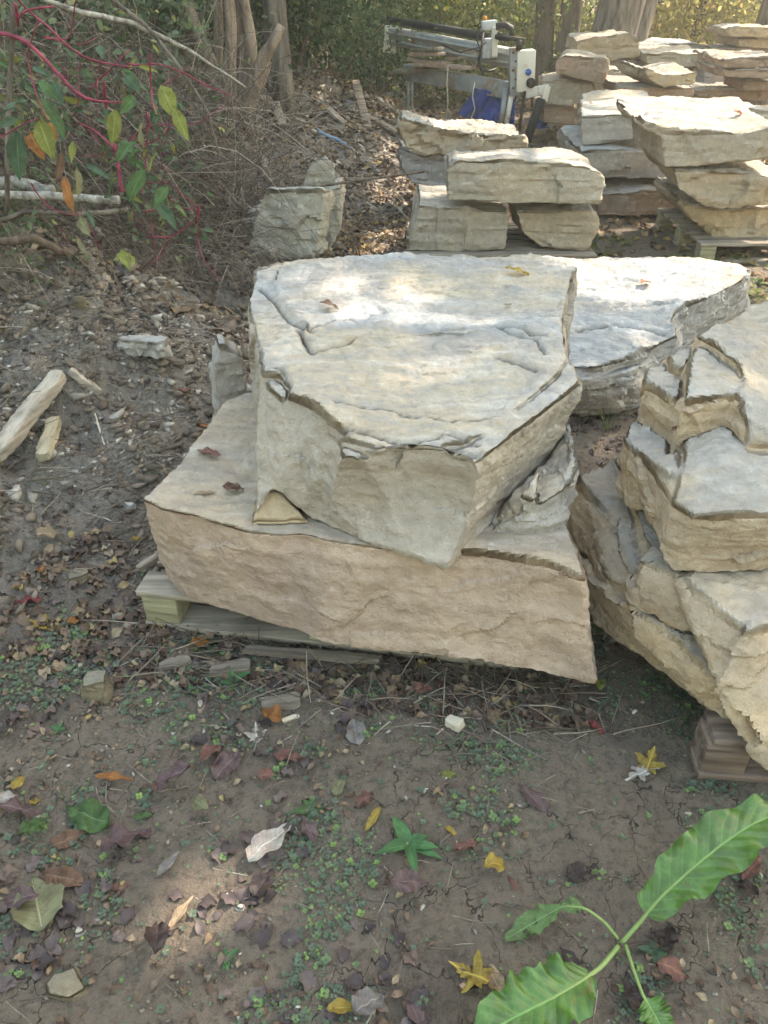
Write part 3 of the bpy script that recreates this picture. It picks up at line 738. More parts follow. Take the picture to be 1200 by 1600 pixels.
pallet('weathered grey pallet under the right rear stack', P(1097, 381, .14), R(1), 1.2, .95, WOOD_GREY, WOOD_MOSS, seed=3)
pallet('dark pallet almost hidden under the middle stack', (.16, 4.93), R(0), 1.2, .8, WOOD_GREY, WOOD_GREY, seed=4)

# ------------------------------------------------------------------ stone-sawing gantry
STEEL = plain('steel', (.31, .33, .34), .55, .1, .35, 8, (.22, .13, .07))
CREAM = plain('cream_paint', (.66, .63, .56), .5, 0, .12, 7, (.36, .17, .07))
BLACK = plain('black_rubber', (.02, .02, .022), .6)
BOXGREY = plain('box_grey', (.52, .54, .56), .5)
BLUE = plain('emblem_blue', (.04, .12, .45), .5)
ORANGE = plain('orange_plastic', (.55, .22, .03), .5)
gt = thing('gantry_saw', 'old stone-cutting gantry machine with rusty white end box, standing under the trees', 'machine', tuple(np.append(D(740, 180, 10.4)[:2], 0)))
MB().beam(D(612, 56, 11.2), D(806, 92, 9.9), .17, .18).build('upper_beam', STEEL, gt, bevel=.01)
MB().beam(D(612, 50, 11.16), D(806, 85, 9.86), .20, .02).beam(D(612, 63, 11.16), D(806, 99, 9.86), .20, .02).build('beam_flange', STEEL, gt)
MB().tube([D(606, 31, 11.2), D(680, 43, 10.8), D(764, 58, 10.1)], .042, 8).build('guide_rail', BLACK, gt, True)
MB().beam(D(598, 28, 11.2), D(604, 50, 11.2), .05, .05).beam(D(604, 48, 11.2), D(612, 49, 11.2), .04, .05).build('rail_bracket', BLACK, gt)
MB().beam(D(612, 40, 11.2), D(608, 82, 11.2), .16, .16).build('end_post', CREAM, gt, bevel=.01)
MB().beam(D(634, 112, 10.9), D(802, 142, 9.75), .10, .17).build('lower_beam', STEEL, gt, bevel=.006)
MB().beam(D(610, 114, 10.9), D(692, 104, 10.6), .22, .05).build('table_board', WOOD_GREY, gt)
for px in (637, 643):
    MB().beam(D(px, 112, 10.9), D(px + 1, 172, 10.9), .035, .035).build('leg', STEEL, gt)
MB().beam(D(804, 74, 9.7), D(803, 148, 9.7), .11, .14).build('end_post', STEEL, gt, bevel=.006)
wb = MB(); wb.beam(D(821, 78, 9.68), D(819, 142, 9.68), .20, .19)
eb = wb.build('end_box', CREAM, gt, bevel=.012)
ec = D(826, 113, 9.56)
MB().tube([ec + (0, .03, 0), ec], .032, 16).build('emblem', BLUE, eb)
ec = D(830, 130, 9.54)
MB().tube([ec + (0, .06, 0), ec], .05, 12).build('knob', BLACK, eb)
MB().beam(D(765, 60, 9.95), D(764, 90, 9.95), .16, .2).build('carriage', BOXGREY, gt, bevel=.01)
MB().beam(D(773, 42, 9.82), D(772, 88, 9.82), .06, .1).build('carriage_plate', CREAM, gt, bevel=.005)
cb = MB().beam(D(764, 32, 9.9), D(764, 47, 9.9), .16, .14).build('control_box', BOXGREY, gt, bevel=.008)
MB().tube([D(757, 31, 9.9), D(757, 25, 9.9)], [.03, .02], 10).build('signal_lamp', ORANGE, cb, True)
lp = [D(775, 42, 9.75), D(790, 39, 9.75), D(799, 44, 9.75), D(800, 55, 9.75), D(794, 60, 9.75), D(776, 56, 9.75)]
MB().tube(lp, .035, 8).build('motor_housing', BLACK, gt, True)
MB().beam(D(774, 57, 9.7), D(820, 63, 9.6), .06, .04).beam(D(811, 62, 9.6), D(811, 78, 9.6), .06, .07).build('motor_mount', BLACK, gt)
MB().tube([D(756, 48, 9.8), D(753, 70, 9.7), D(748, 92, 9.7), D(752, 108, 9.7), D(764, 112, 9.7), D(774, 108, 9.75)], .016, 6).build('hose', BLACK, gt, True)
MB().beam(D(790, 138, 9.72), D(782, 198, 9.72), .05, .05).build('leg', STEEL, gt)
MB().beam(D(799, 148, 9.7), D(790, 198, 9.7), .05, .06).build('leg', CREAM, gt)
MB().beam(D(820, 146, 9.65), D(858, 139, 9.5), .09, .10).beam(D(855, 134, 9.5), D(850, 158, 9.5), .07, .08).build('side_arm', CREAM, gt, bevel=.006)
MB().beam(D(846, 154, 9.5), D(822, 222, 9.45), .08, .09).build('leg', BLACK, gt)
MB().beam(D(820, 142, 9.6), D(811, 205, 9.6), .03, .03).build('leg', BLACK, gt)
for k in range(5):
    bp = D(804 + (k % 2) * 4 - 2, 82 + k * 14, 9.62)
    MB().tube([bp + (0, .02, 0), bp], .012, 6).build('bolt', BLACK, gt)
for k, pp in enumerate([[(700, 104), (698, 130), (700, 160), (697, 185)], [(742, 128), (738, 150), (742, 170), (733, 192)], [(752, 40), (744, 60), (752, 84), (746, 104)], [(690, 70), (720, 82), (748, 74), (760, 66)]]):
    MB().tube([D(a, b_, 9.95 - .12 * k) for a, b_ in pp], .008, 5).build('cable', WOOD_PALE if k < 2 else BLACK, gt, True)
BOARDM = [wood_mat('board_pink', (.30, .20, .16), (.46, .36, .30)), WOOD_GREY, WOOD_PALE]
for i, (a, b_, w_) in enumerate([((640, 92), (700, 100), 0), ((644, 85), (690, 84), 0), ((648, 78), (686, 76), 1), ((696, 84), (748, 78), 2), ((700, 92), (752, 84), 2), ((652, 100), (740, 106), 0)]):
    o = MB().beam(D(a[0], a[1], 10.7 - .03 * i), D(b_[0], b_[1], 10.3 - .03 * i), .14, .035).build('timber_board', BOARDM[w_], None, origin=tuple(D(a[0], a[1], 10.7)), bevel=.003)
    tag(o, ['pinkish board lowest on the machine table, left', 'pinkish board higher in the pile on the machine table', 'grey board topmost of the pile on the machine table', 'pale upper board sticking out under the gantry beam', 'pale lower board sticking out under the gantry beam', 'long pinkish board along the near edge of the machine table'][i], 'board', 'boards piled on the machine', 'thing')
# tarp
m, nt, b, _ = newmat('tarp'); N_ = NT(nt); b.inputs['Base Color'].default_value = (.020, .055, .26, 1); b.inputs['Roughness'].default_value = .45
N_.l(N_.bump(N_.noise(N_.n('ShaderNodeTexCoord').outputs['Object'], 7, 5, .6), .6, .05), b.inputs['Normal']); TARP = m
def cloth(name, label, tl, tr, bl, br, mat, fold=.09, nu=40, nv=24):
    u, v = np.meshgrid(np.linspace(0, 1, nu), np.linspace(0, 1, nv))
    u, v = u.ravel()[:, None], v.ravel()[:, None]
    V = (1 - v) * ((1 - u) * tl + u * tr) + v * ((1 - u) * bl + u * br)
    q = np.hstack([u * 6, v * 1.2, v * 0])
    V[:, 1] += (fold * (fbm(q * 1.2, 3, 3) + np.sin(u[:, 0] * 14 + v[:, 0] * 3) * .35) * (.4 + v[:, 0]))
    V[:, 2] += .02 * fbm(q, 1, 8)
    i = np.arange(nu * nv).reshape(nv, nu)
    Q = np.stack([i[:-1, :-1], i[1:, :-1], i[1:, 1:], i[:-1, 1:]], -1).reshape(-1, 4)
    me = make_mesh(name, V, Q)
    o = put(name, me, mat, None, True, tuple((bl + br) / 2))
    s_ = o.modifiers.new('thick', 'SOLIDIFY'); s_.thickness = .004
    return tag(o, label, 'tarp', None, 'thing')
cloth('blue_tarp', 'crumpled blue tarp hanging down under the machine', D(742, 138, 9.98), D(808, 150, 9.8), D(714, 180, 10.2), D(800, 203, 9.75), TARP)
cloth('blue_tarp', 'scrap of blue plastic on the ground right of the machine legs', D(826, 188, 10.0), D(852, 184, 10.0), D(824, 202, 9.8), D(858, 200, 9.8), TARP, .05, 16, 10)

# ------------------------------------------------------------------ wood lying about
def log_piece(name, label, pts, r, mat, sides=10, cat='log', wob=.08, seed=0, n=16):
    pts = np.array(pts, float)
    k = np.linspace(0, len(pts) - 1, n); i = np.minimum(k.astype(int), len(pts) - 2); f = (k - i)[:, None]
    q = pts[i] * (1 - f) + pts[i + 1] * f
    r = np.array([r] * n if np.isscalar(r) else np.interp(np.linspace(0, 1, n), np.linspace(0, 1, len(r)), r))
    q = q + fbm(np.stack([np.arange(n) * .31 + seed, np.full(n, .3), np.full(n, .7)], 1), 2, seed)[:, None] * r.mean() * np.array([.6, .6, .5])
    r = r * (1 + wob * 2 * fbm(np.stack([np.arange(n) * .6, np.full(n, seed * .7), np.zeros(n)], 1), 2, 5))
    o = MB().tube(q, r, sides).build(name, mat, None, sides > 6, origin=tuple(q[0]))
    return tag(o, label, cat, None, 'thing')
BIRCH = bark_mat('birch_bark', (.10, .09, .08), (.38, .37, .34), (26, 26, 26), .008)
BARK = bark_mat('bark', (.055, .042, .034), (.16, .125, .10))
BARK_T = bark_mat('bark_tan', (.12, .09, .07), (.34, .27, .21))
BARK_G = bark_mat('bark_grey', (.05, .043, .037), (.24, .21, .18), (16, 16, 2.2), .06)
DRY = wood_mat('dry_wood', (.16, .125, .10), (.33, .28, .23))
log_piece('birch_log', 'white barked birch log lying across the brush at the left edge', [D(-30, 300, 3.3), D(60, 306, 3.3), D(186, 312, 3.25)], .017, BIRCH, cat='log')
log_piece('birch_log', 'thicker pale log end behind the birch log at the left edge', [D(-40, 284, 3.45), D(20, 286, 3.45), D(84, 296, 3.4)], [.03, .028, .02], BIRCH)
log_piece('dead_branch', 'dark bare branch under the birch log at the left edge', [D(-20, 352, 3.2), D(40, 330, 3.25), D(120, 335, 3.3), D(200, 328, 3.4)], .010, BARK_G, cat='branch')
log_piece('dead_branch', 'thick dark branch low in the brush at the left edge', [D(-20, 378, 3.0), D(50, 372, 3.1), D(105, 395, 3.2)], .016, BARK, cat='branch')
log_piece('lichen_branch', 'long grey branch with pale lichen arching across the upper left', [D(40, -12, 3.2), D(130, 20, 3.3), D(215, 38, 3.45), D(300, 82, 3.6), D(384, 136, 3.8)], [.007, .010, .010, .007, .004], BIRCH, cat='branch', n=26)
log_piece('lichen_branch', 'second grey branch drooping below the lichen branch, upper left', [D(165, -8, 3.4), D(225, 36, 3.45), D(285, 110, 3.4), D(325, 175, 3.4), D(342, 240, 3.4)], [.008, .008, .006, .004, .003], BARK_G, cat='branch', n=26)
log_piece('sapling_stem', 'thin grey upright sapling stem at the left edge', [D(10, 330, 2.9), D(14, 170, 2.9), D(20, 20, 2.9), D(26, -60, 2.9)], .009, BARK_G, cat='sapling')
log_piece('thin_rod', 'thin dark rod leaning across above the greenish boulder', [D(470, 294, 4.9), D(560, 282, 4.9), D(662, 268, 5.3)], .008, BARK, cat='rod')
g1 = G(440, 215)
log_piece('log', 'short dry log lying on the debris slope left of the pointed stone', [G(372, 222) + (0, 0, .03), G(410, 262) + (0, 0, .05), G(418, 288) + (0, 0, .03)], [.035, .04, .03], DRY)
WHITEBARK = bark_mat('rotten', (.07, .055, .045), (.20, .175, .15), (8, 8, 8), .02)
for i, (a, b_, w_, l_) in enumerate([((556, 152), (574, 206), .09, 'broken board standing askew on the debris slope'), ((566, 186), (622, 212), .10, 'weathered board lying behind the standing board'), ((512, 178), (538, 200), .10, 'short splintered board on the debris slope'), ((430, 170), (442, 205), .08, 'small splintered board near the trunk foot')]):
    A, B = G(*a) + (0, 0, .16 if i == 0 else .05), G(*b_) + (0, 0, .04)
    tag(MB().beam(A, B, w_, .03).build('broken_board', DRY, None, origin=tuple(A), bevel=.003), l_, 'board', None, 'thing')
PIPE = plain('blue_pipe', (.16, .24, .38), .45)
log_piece('plastic_pipe', 'pale blue plastic strip on the debris slope', [G(496, 212) + (0, 0, .04), G(524, 226) + (0, 0, .05), G(550, 240) + (0, 0, .04)], .018, PIPE, cat='pipe', wob=0)
def plank(name, label, a, b_, w_, h_, mat, za=.03, zb=.03, cat='plank'):
    """split, splintered piece of wood"""
    A, B = G(*a) + (0, 0, za), G(*b_) + (0, 0, zb)
    g = random.Random(len(label) * 7 + int(a[0])); n = 8
    ax = B - A; L = np.linalg.norm(ax); ax = ax / L
    u = np.cross(ax, (0, 0, 1.0)); u /= np.linalg.norm(u); v = np.cross(u, ax)
    top, bot = [], []
    prof = [(k / (n - 1), -1) for k in range(n)] + [(k / (n - 1), 1) for k in range(n - 1, -1, -1)]
    for t, sd in prof:
        e = g.uniform(-.06, .06) * (t in (0, 1)) * L + 0
        wj = w_ / 2 * (1 + g.uniform(-.22, .12)) * (.75 if t in (0, 1) else 1)
        c_ = A + ax * (t * L + e * .6) + u * sd * wj
        top.append(c_ + v * h_ / 2 * g.uniform(.75, 1.1)); bot.append(c_ - v * h_ / 2 * g.uniform(.8, 1.1) + u * sd * w_ * .04)
    o = rock(name, label, [('prism', top, bot)], mat, max(.0028, min(w_, h_) / 7), int(a[0]) % 97 + 3, h_ * .09, .0, h_ * .03, cat=cat, facet=.6)
    th = math.atan2(ax[1], ax[0])
    o.data.transform(Matrix.Rotation(-th, 4, 'Z')); o.rotation_euler = (0, 0, th)
    return o
plank('stone_plank', 'long grey slab-like plank at the left edge of the bank', (-10, 735), (100, 606), .075, .055, WOOD_BUFF, .04, .06)
plank('wood_piece', 'short bleached wood piece just above the long plank', (112, 590), (160, 622), .045, .03, WOOD_BUFF, .03, .02)
plank('wood_piece', 'rounded pale wood chunk right of the long plank', (92, 672), (70, 735), .055, .045, wood_mat('wood_cream', (.30, .26, .18), (.44, .39, .28)), .05, .05)
plank('wood_piece', 'small bleached stick on the bank right of the chunk', (206, 676), (182, 694), .014, .012, WOOD_PALE, .01, .01, 'stick')
plank('wood_piece', 'thin dry stick standing in the bank right of the chunk', (150, 655), (164, 698), .008, .008, WOOD_PALE, .03, .005, 'stick')
plank('board_scrap', 'long split batten lying in front of the pallet', (382, 1022), (590, 1038), .032, .018, WOOD_DARK, .02, .02)
plank('board_scrap', 'wedge of split wood left of the blue painted scrap', (248, 1048), (300, 1036), .035, .02, WOOD_DARK, .012, .02)
plank('board_scrap', 'grey wood scrap with a blue painted end before the pallet', (330, 1056), (395, 1046), .045, .02, WOOD_DARK, .02, .02)
plank('board_scrap', 'flat weathered scrap left of the split batten', (410, 1105), (470, 1096), .05, .014, WOOD_DARK, .01, .01)
plank('wood_cube', 'small pale wooden cube on the mud below the slab', (698, 1130), (722, 1142), .034, .03, WOOD_PALE, .015, .015, 'wood scrap')
plank('board_scrap', 'pale stick by the orange leaf below the pallet', (440, 1128), (468, 1120), .014, .01, WOOD_PALE, .006, .006, 'stick')
plank('dead_branch', 'thick stick beside the pallet corner under the slab', (218, 898), (268, 878), .028, .028, DRY, .02, .06, 'stick')

# ------------------------------------------------------------------ loose stones
def cobble(label, px, py, w, d_, h, mat, seed, yaw=0, n=6):
    g = random.Random(seed); c = G(px, py); pts = []
    for k in range(n):
        a = 2 * math.pi * k / n + g.uniform(-.38, .38); rr = g.uniform(.72, 1.12)
        x, y = math.cos(a) * w / 2 * rr, math.sin(a) * d_ / 2 * rr
        X_, Y_ = x * math.cos(yaw) - y * math.sin(yaw), x * math.sin(yaw) + y * math.cos(yaw)
        pts.append(c + (X_ * g.uniform(.7, 1), Y_ * g.uniform(.7, 1), h * g.uniform(.6, 1.05))); pts.append(c + (X_ * 1.05, Y_ * 1.05, h * g.uniform(.1, .5))); pts.append(c + (X_, Y_, -.012))
    return rock('loose_stone', label, [('hull', pts)], mat, max(.0028, w / 30), seed, w * .05, .0010, w * .02, cat='stone')
cobble('squarish tan cobble on the mud in front of the pallet corner', 155, 1085, .105, .09, .07, ST_LOOSE, 201)
cobble('flat half-buried stone left of the pallet', 124, 905, .085, .09, .03, ST_LOOSE, 202)
cobble('flat olive stone near the lower left corner', 102, 1542, .10, .07, .022, ST_LOOSE, 203)
cobble('thin grey stone chip beside the left tip of the tan slab', 204, 794, .06, .05, .03, ST_BLUE, 204)
cobble('round brown pebble left of the white maple leaf', 340, 1146, .038, .034, .026, ST_LOOSE, 205)
cobble('yellowish pebble between the brown pebble and white maple leaf', 374, 1152, .03, .026, .016, ST_LOOSE, 206)
cobble('pinkish stone below the blue painted wood scrap', 313, 1106, .03, .045, .022, ST_RUST, 207)
cobble('flat grey pebble under the white maple leaf', 438, 1163, .028, .024, .01, ST_LOOSE, 208)
cobble('white pebble near the sunlit mud patch', 376, 1420, .024, .02, .014, ST_PALE, 209)
cobble('white pebble on the mud near the bottom edge', 466, 1576, .02, .02, .012, ST_PALE, 210)
cobble('white squarish pebble at the lower left among leaves', 126, 1458, .028, .026, .016, ST_PALE, 211)
cobble('pale half-buried rock on the pebbly mound of the bank', 215, 548, .30, .12, .07, ST_PALE, 212, -.2)
cobble('small olive rock on the bank under the brush', 126, 478, .075, .06, .05, ST_LOOSE, 213)
cobble('small tan rock at the top of the debris slope', 548, 172, .16, .14, .1, ST_PALE, 214)
cobble('angular stone on the debris slope below the trunk', 350, 205, .2, .13, .09, ST_RUST, 215)
# ------------------------------------------------------------------ trees
LEAF_T = np.array([(-.5, 0, 0), (-.15, .27, .05), (-.15, -.27, .05), (.2, .22, .04), (.2, -.22, .04), (.55, 0, -.06)])
LEAF_F = [(0, 2, 1), (1, 2, 4, 3), (3, 4, 5)]
CARVED_GAPS = []            # holes carved into the crowns so sun patches land on chosen spots
for (px, py, z, r, pr) in [(610, 488, .79, .22, .7), (520, 500, .79, .12, .6), (800, 500, .78, .15, .6), (690, 590, .76, .14, .4), (600, 580, .76, .12, .5), (890, 440, .78, .14, .6),
        (1000, 430, .41, .30, 1), (1100, 425, .41, .25, 1), (900, 420, .41, .25, .9), (800, 410, .5, .2, .8), (300, 760, .46, .12, .8), (365, 650, .46, .10, .8), (340, 700, .46, .07, .5),
        (335, 1450, 0, .15, 1.1), (345, 1400, 0, .07, 1.1), (310, 1520, 0, .05, 1.0), (290, 1330, 0, .035, .6), (270, 1500, 0, .03, .6), (1185, 575, .8, .08, .7), (1100, 690, .7, .1, .4), (950, 680, .02, .12, .7), (730, 740, .7, .1, .3), (840, 640, .74, .1, .4), (860, 740, .6, .08, .4)]:
    CARVED_GAPS.append((P(px, py, z), r, pr))
def sunlit_filter(L, open_far=.62):
    """True where a leaf may hang"""
    keep = np.ones(len(L), bool)
    rd = rng.random(len(L))
    for p, r, pr in CARVED_GAPS:
        Qp = L - SUN * ((L[:, 2] - p[2]) / SUN[2])[:, None]
        dd = np.linalg.norm(Qp[:, :2] - p[:2], axis=1)
        keep &= ~((dd < r * 1.15) & (rd < pr))
    Qp = L - SUN * (L[:, 2] / SUN[2])[:, None]
    far_ = (Qp[:, 1] > 4.4) & (Qp[:, 0] > -.2)
    nz = fbm(np.stack([Qp[:, 0] * .9, Qp[:, 1] * .9, np.zeros(len(L))], 1), 3, 77)
    keep &= ~(far_ & (nz > -.22 - .2 * open_far))
    return keep
def crown_pts(c, rad, n, clumps, g=rng, spread=.26):
    """leaf positions in clumps through an ellipsoid"""
    d = g.normal(size=(clumps, 3)); d /= np.linalg.norm(d, axis=1)[:, None]
    k = d * (g.random(clumps) ** .45)[:, None]
    q = k[g.integers(0, clumps, n)] + g.normal(size=(n, 3)) * spread * g.uniform(.5, 1.3, n)[:, None]
    return np.array(c) + q * np.array(rad), np.array(c) + k * np.array(rad)
def leaves_mesh(name, L, size, tilt=math.pi * .6):
    return scatter(name, LEAF_T, LEAF_F, L, rand_rot(len(L), tilt), rng.uniform(.6, 1.3, len(L)) * size)
def bend(a, b_, n, wob, seed):
    t = np.linspace(0, 1, n)[:, None]
    q = np.array(a) * (1 - t) + np.array(b_) * t
    w = np.stack([fbm(np.hstack([t * 2.5, t * 0 + seed * .37, t * 0 + k]), 2, seed + k) for k in range(3)], 1)
    return q + w * wob * np.sin(t * math.pi * .5 + .1)
def tree(name, label, base, tip, r, bark, crown=None, limbs=6, seed=1, leafmat=None, extra=(), group=None, cat='tree'):
    """trunk path base->tip; crown = (centre, radii, leaves, clumps, leaf size)"""
    t = thing(name, label, cat, tuple(base), group)
    mb = MB(); path = bend(base, tip, 16, np.linalg.norm(np.array(tip) - base) * .03, seed)
    fl = np.concatenate([[1.35, 1.12], np.linspace(1.0, .45, 14)])
    mb.tube(path, r * fl, 12)
    for e in extra: mb.tube(*e)
    mb.build('trunk', bark, t, True)
    if crown:
        c, rad, n, cl, sz = crown
        L, K = crown_pts(c, rad, n, cl)
        lm = MB()
        for k in K[:limbs]:
            a = path[random.randint(9, 15)]
            lm.tube(bend(a, k, 8, .25, seed + 3), np.array([.35, .12]) * r, 6)
        lm.build('limb', bark, t, True)
        L = L[sunlit_filter(L) & (L[:, 2] > 2.6)]
        put('crown', leaves_mesh('crown', L, sz), leafmat or SHADE_LEAF, t)
    return t
def ground_at(px, y):
    x = D(px, 100, y)[0]; return np.array([x, y, float(hgt(x, y)[0]) - .05])
def back_tree(label, x, y, h, rad, n, mat, seed):
    b_ = np.array([x, y, float(hgt(x, y)[0]) - .05])
    tree('tree', label, b_, b_ + (random.uniform(-.5, .5), 0, h * .8), .16, BARK, (b_ + (0, 0, h * .62), (rad, rad, h * .40), n, 70, .30), seed=seed, leafmat=mat, group='tall trees at the back of the yard', limbs=8)
for i, (l_, x, y, h) in enumerate([('tall back tree behind the many-stemmed tree', -5, 17, 12), ('tall back tree above the debris slope', -1, 18.5, 13), ('tall back tree behind the machine', 2.5, 20, 13), ('tall back tree behind the twin-stemmed tree', 6.5, 20, 13), ('tall back tree at the left, above the brush', -8.5, 13, 11)]):
    back_tree(l_, x, y, h, 2.9, 2600, MID_LEAF if i % 2 else GOLD_LEAF, 300 + i)
b1 = ground_at(882, 12.6)
tree('tree', 'dark twin-stemmed tree behind the machine', b1, b1 + (.15, .3, 7), .15, BARK, (b1 + (.5, -1, 7.5), (3.0, 3.0, 2.6), 5200, 70, .16), seed=3, extra=[(bend(b1 + (-.25, .1, 0), b1 + (-.7, .2, 6), 10, .15, 5), np.array([.15, .08]), 10)])
b2 = ground_at(934, 12.2)
tree('tree', 'big leaning tree with furrowed bark behind the rear stones', b2, b2 + (1.5, .4, 8.5), .30, BARK_G, (b2 + (1.3, -1.5, 8.5), (3.6, 3.6, 3), 7000, 80, .17), seed=7, extra=[(bend(b2 + (.35, .15, 0), b2 + (1.6, .9, 6), 10, .15, 9), np.array([.2, .1]), 10)])
b3 = ground_at(1185, 13.2)
tree('tree', 'grey tree trunk in the upper right corner', b3, b3 + (.8, 0, 9), .27, BARK_G, (b3 + (.5, -1.5, 8), (3.4, 3.4, 2.8), 5600, 70, .17), seed=11)
b4 = np.array([6.6, 5.4, -.05])
tree('tree', 'shade tree standing to the right, outside the picture', b4, b4 + (-.9, .1, 8.0), .24, BARK_G, (np.array([5.1, 5.3, 6.6]), (2.7, 2.5, 1.9), 21000, 140, .125), seed=13, limbs=14)
b5 = np.array([4.7, 8.6, -.05])
tree('tree', 'second shade tree to the right, outside the picture', b5, b5 + (-.4, -.2, 7), .2, BARK_T, (np.array([3.6, 8.3, 6.8]), (2.3, 2.3, 1.6), 9000, 90, .13), seed=17, limbs=10)
b6 = np.array([10.2, 12.4, -.05])
tree('tree', 'third shade tree at the far right, outside the picture', b6, b6 + (-1.2, .2, 7), .22, BARK_G, (np.array([8.4, 12.6, 6.4]), (2.8, 2.6, 1.8), 8000, 60, .15), seed=21, limbs=10)
bx_ = ground_at(437, 8.0)
tree('tree', 'straight trunk with flaking bark beside the many-stemmed tree', bx_, bx_ + (-.1, .2, 6), .105, BARK_G, None, seed=19)
# many-stemmed tree
mt = G(358, 190); mt[2] -= .05
t = thing('many_stemmed_tree', 'many-stemmed brown tree on top of the bank', 'tree', tuple(mt))
yb = mt[1]
for i, (pp, r_) in enumerate([([(345, 192), (345, 140), (322, 82), (296, 20), (270, -60)], (.085, .05, .04)), ([(352, 190), (338, 110), (342, 50), (338, -60)], (.05, .04, .03)), ([(360, 190), (358, 110), (362, 50), (352, -60)], (.06, .045, .04)), ([(366, 190), (380, 110), (376, 50), (374, -60)], (.05, .04, .03)), ([(372, 188), (392, 100), (392, 60), (380, 0), (370, -60)], (.06, .045, .035)), ([(376, 188), (398, 130), (412, 88), (424, 72), (440, 40)], (.06, .05, .03)), ([(352, 188), (330, 150), (306, 120), (280, 95)], (.045, .03, .02)), ([(380, 186), (404, 140), (416, 112), (420, 96)], (.04, .03, .02))]):
    q = np.array([D(a, b_, yb + .12 * math.sin(i * 2.3) * min(1, k)) for k, (a, b_) in enumerate(pp)])
    kk = np.linspace(0, len(q) - 1, 14); ii = np.minimum(kk.astype(int), len(q) - 2); f = (kk - ii)[:, None]
    path = q[ii] * (1 - f) + q[ii + 1] * f
    path[1:-1] = (path[:-2] + path[1:-1] * 2 + path[2:]) / 4
    MB().tube(path, np.array(r_) * 1.0, 10).build('trunk', BARK_T, t, True)
for i, (px, y, r_, l_) in enumerate([(505, 13.5, .07, 'thin trunk left of the machine, among dark leaves'), (560, 15, .08, 'thin trunk behind the left end of the machine'), (690, 15.5, .06, 'slender trunk behind the middle of the machine'), (845, 16, .07, 'slender trunk just left of the twin-stemmed tree'), (1010, 16, .06, 'slender trunk right of the big leaning tree'), (1072, 15, .09, 'dark thin trunk behind the rear middle slab'), (1118, 17, .07, 'thin trunk left of the upper right corner tree'), (735, 14.5, .05, 'slim stem behind the control box of the machine')]):
    bb_ = ground_at(px, y)
    tree('slender_tree', l_, bb_, bb_ + (random.uniform(-.5, .5), 0, 5), r_, BARK if i % 2 else BARK_G, None, seed=40 + i, group='slender trunks in the wood behind')

# ------------------------------------------------------------------ shrubs
def shrub_proto(n, clumps, rad, size, mat, stems=7, seed=1):
    L, K = crown_pts((0, 0, rad[2] * .85), rad, n, clumps, spread=.3)
    L = L[L[:, 2] > .02]
    cm = leaves_mesh('foliage', L, size); cm.materials.append(mat)
    mb = MB()
    for k in K[:stems * 2]:
        mb.tube(bend((random.uniform(-.08, .08), random.uniform(-.08, .08), 0), k, 7, .12, seed), [.016, .005], 5)
    sm_ = mb.mesh('stem'); sm_.materials.append(BARK_T); smooth(sm_)
    return cm, sm_
def shrub(proto, label, loc, rz, sc, group):
    t = thing('shrub', label, 'shrub', tuple(loc), group); t.rotation_euler = (0, 0, rz); t.scale = (sc, sc, sc)
    for nm, me_ in zip(('foliage', 'stem'), proto):
        o = bpy.data.objects.new(nm, me_); col.objects.link(o); o.parent = t
dk = [shrub_proto(3600, 46, (.85, .8, .95), .062, DARK_LEAF, seed=i) for i in range(2)]
md = [shrub_proto(3600, 50, (1.1, 1.0, 1.25), .07, MID_LEAF, seed=5 + i) for i in range(2)]
gd = [shrub_proto(3600, 50, (1.3, 1.1, 1.35), .085, GOLD_LEAF, seed=9 + i) for i in range(2)]
G1, G2, G3 = 'dark shrubs along the top of the bank', 'green shrubs behind the machine', 'sunny yellow shrubs at the back'
SH1 = ['dark shrub behind the lichen branch at the upper left', 'dark shrub above the pokeweed', 'dark shrub just left of the many-stemmed tree', 'dark shrub in the upper left corner', 'dark shrub behind the pokeweed and lichen branch', 'dark shrub behind the left stem of the many-stemmed tree', 'dark shrub between the many-stemmed tree and the flaking trunk', 'dark shrub right of the flaking trunk', 'dark shrub at the head of the debris slope', 'low dark shrub at the left foot of the machine', 'dark shrub at the far upper left edge']
SH2 = ['green shrub right behind the flaking trunk', 'green shrub above the debris slope', 'green shrub behind the left end of the machine', 'green shrub behind the guide rail of the machine', 'green shrub left of the machine control box', 'green shrub right of the machine control box', 'green shrub between the machine and the twin-stemmed tree', 'green shrub behind the many-stemmed tree', 'taller green shrub at the left rear of the machine', 'taller green shrub over the middle of the machine', 'taller green shrub behind the machine end box']
SH3 = ['yellow-green shrub far behind the left end of the machine', 'yellow-green shrub far behind the guide rail', 'yellow-green shrub far behind the control box', 'yellow-green shrub behind the twin-stemmed tree', 'small green shrub between the twin-stemmed and leaning trees', 'yellow shrub just right of the leaning tree', 'yellow shrub behind the thin sloping rear slab', 'yellow shrub behind the wide rear slab', 'green shrub left of the upper right corner trunk', 'yellow shrub under the upper right corner trunk', 'tall yellow shrub far behind the leaning tree', 'tall yellow shrub far behind the dark thin trunk', 'tall green shrub far back at the upper right', 'yellow shrub at the far right edge']
for i, (px, y, sc) in enumerate([(20, 5.4, 1.0), (90, 6.2, 1.0), (185, 7.4, 1.0), (60, 7.2, 1.25), (200, 8.0, 1.3), (280, 9.0, 1.3), (400, 9.5, 1.2), (470, 9.6, 1.0), (520, 10.4, .95), (585, 11.8, .8), (-70, 6.0, 1.3)]):
    p = ground_at(px, y); shrub(dk[i % 2], SH1[i], p, i * 1.7, sc, G1)
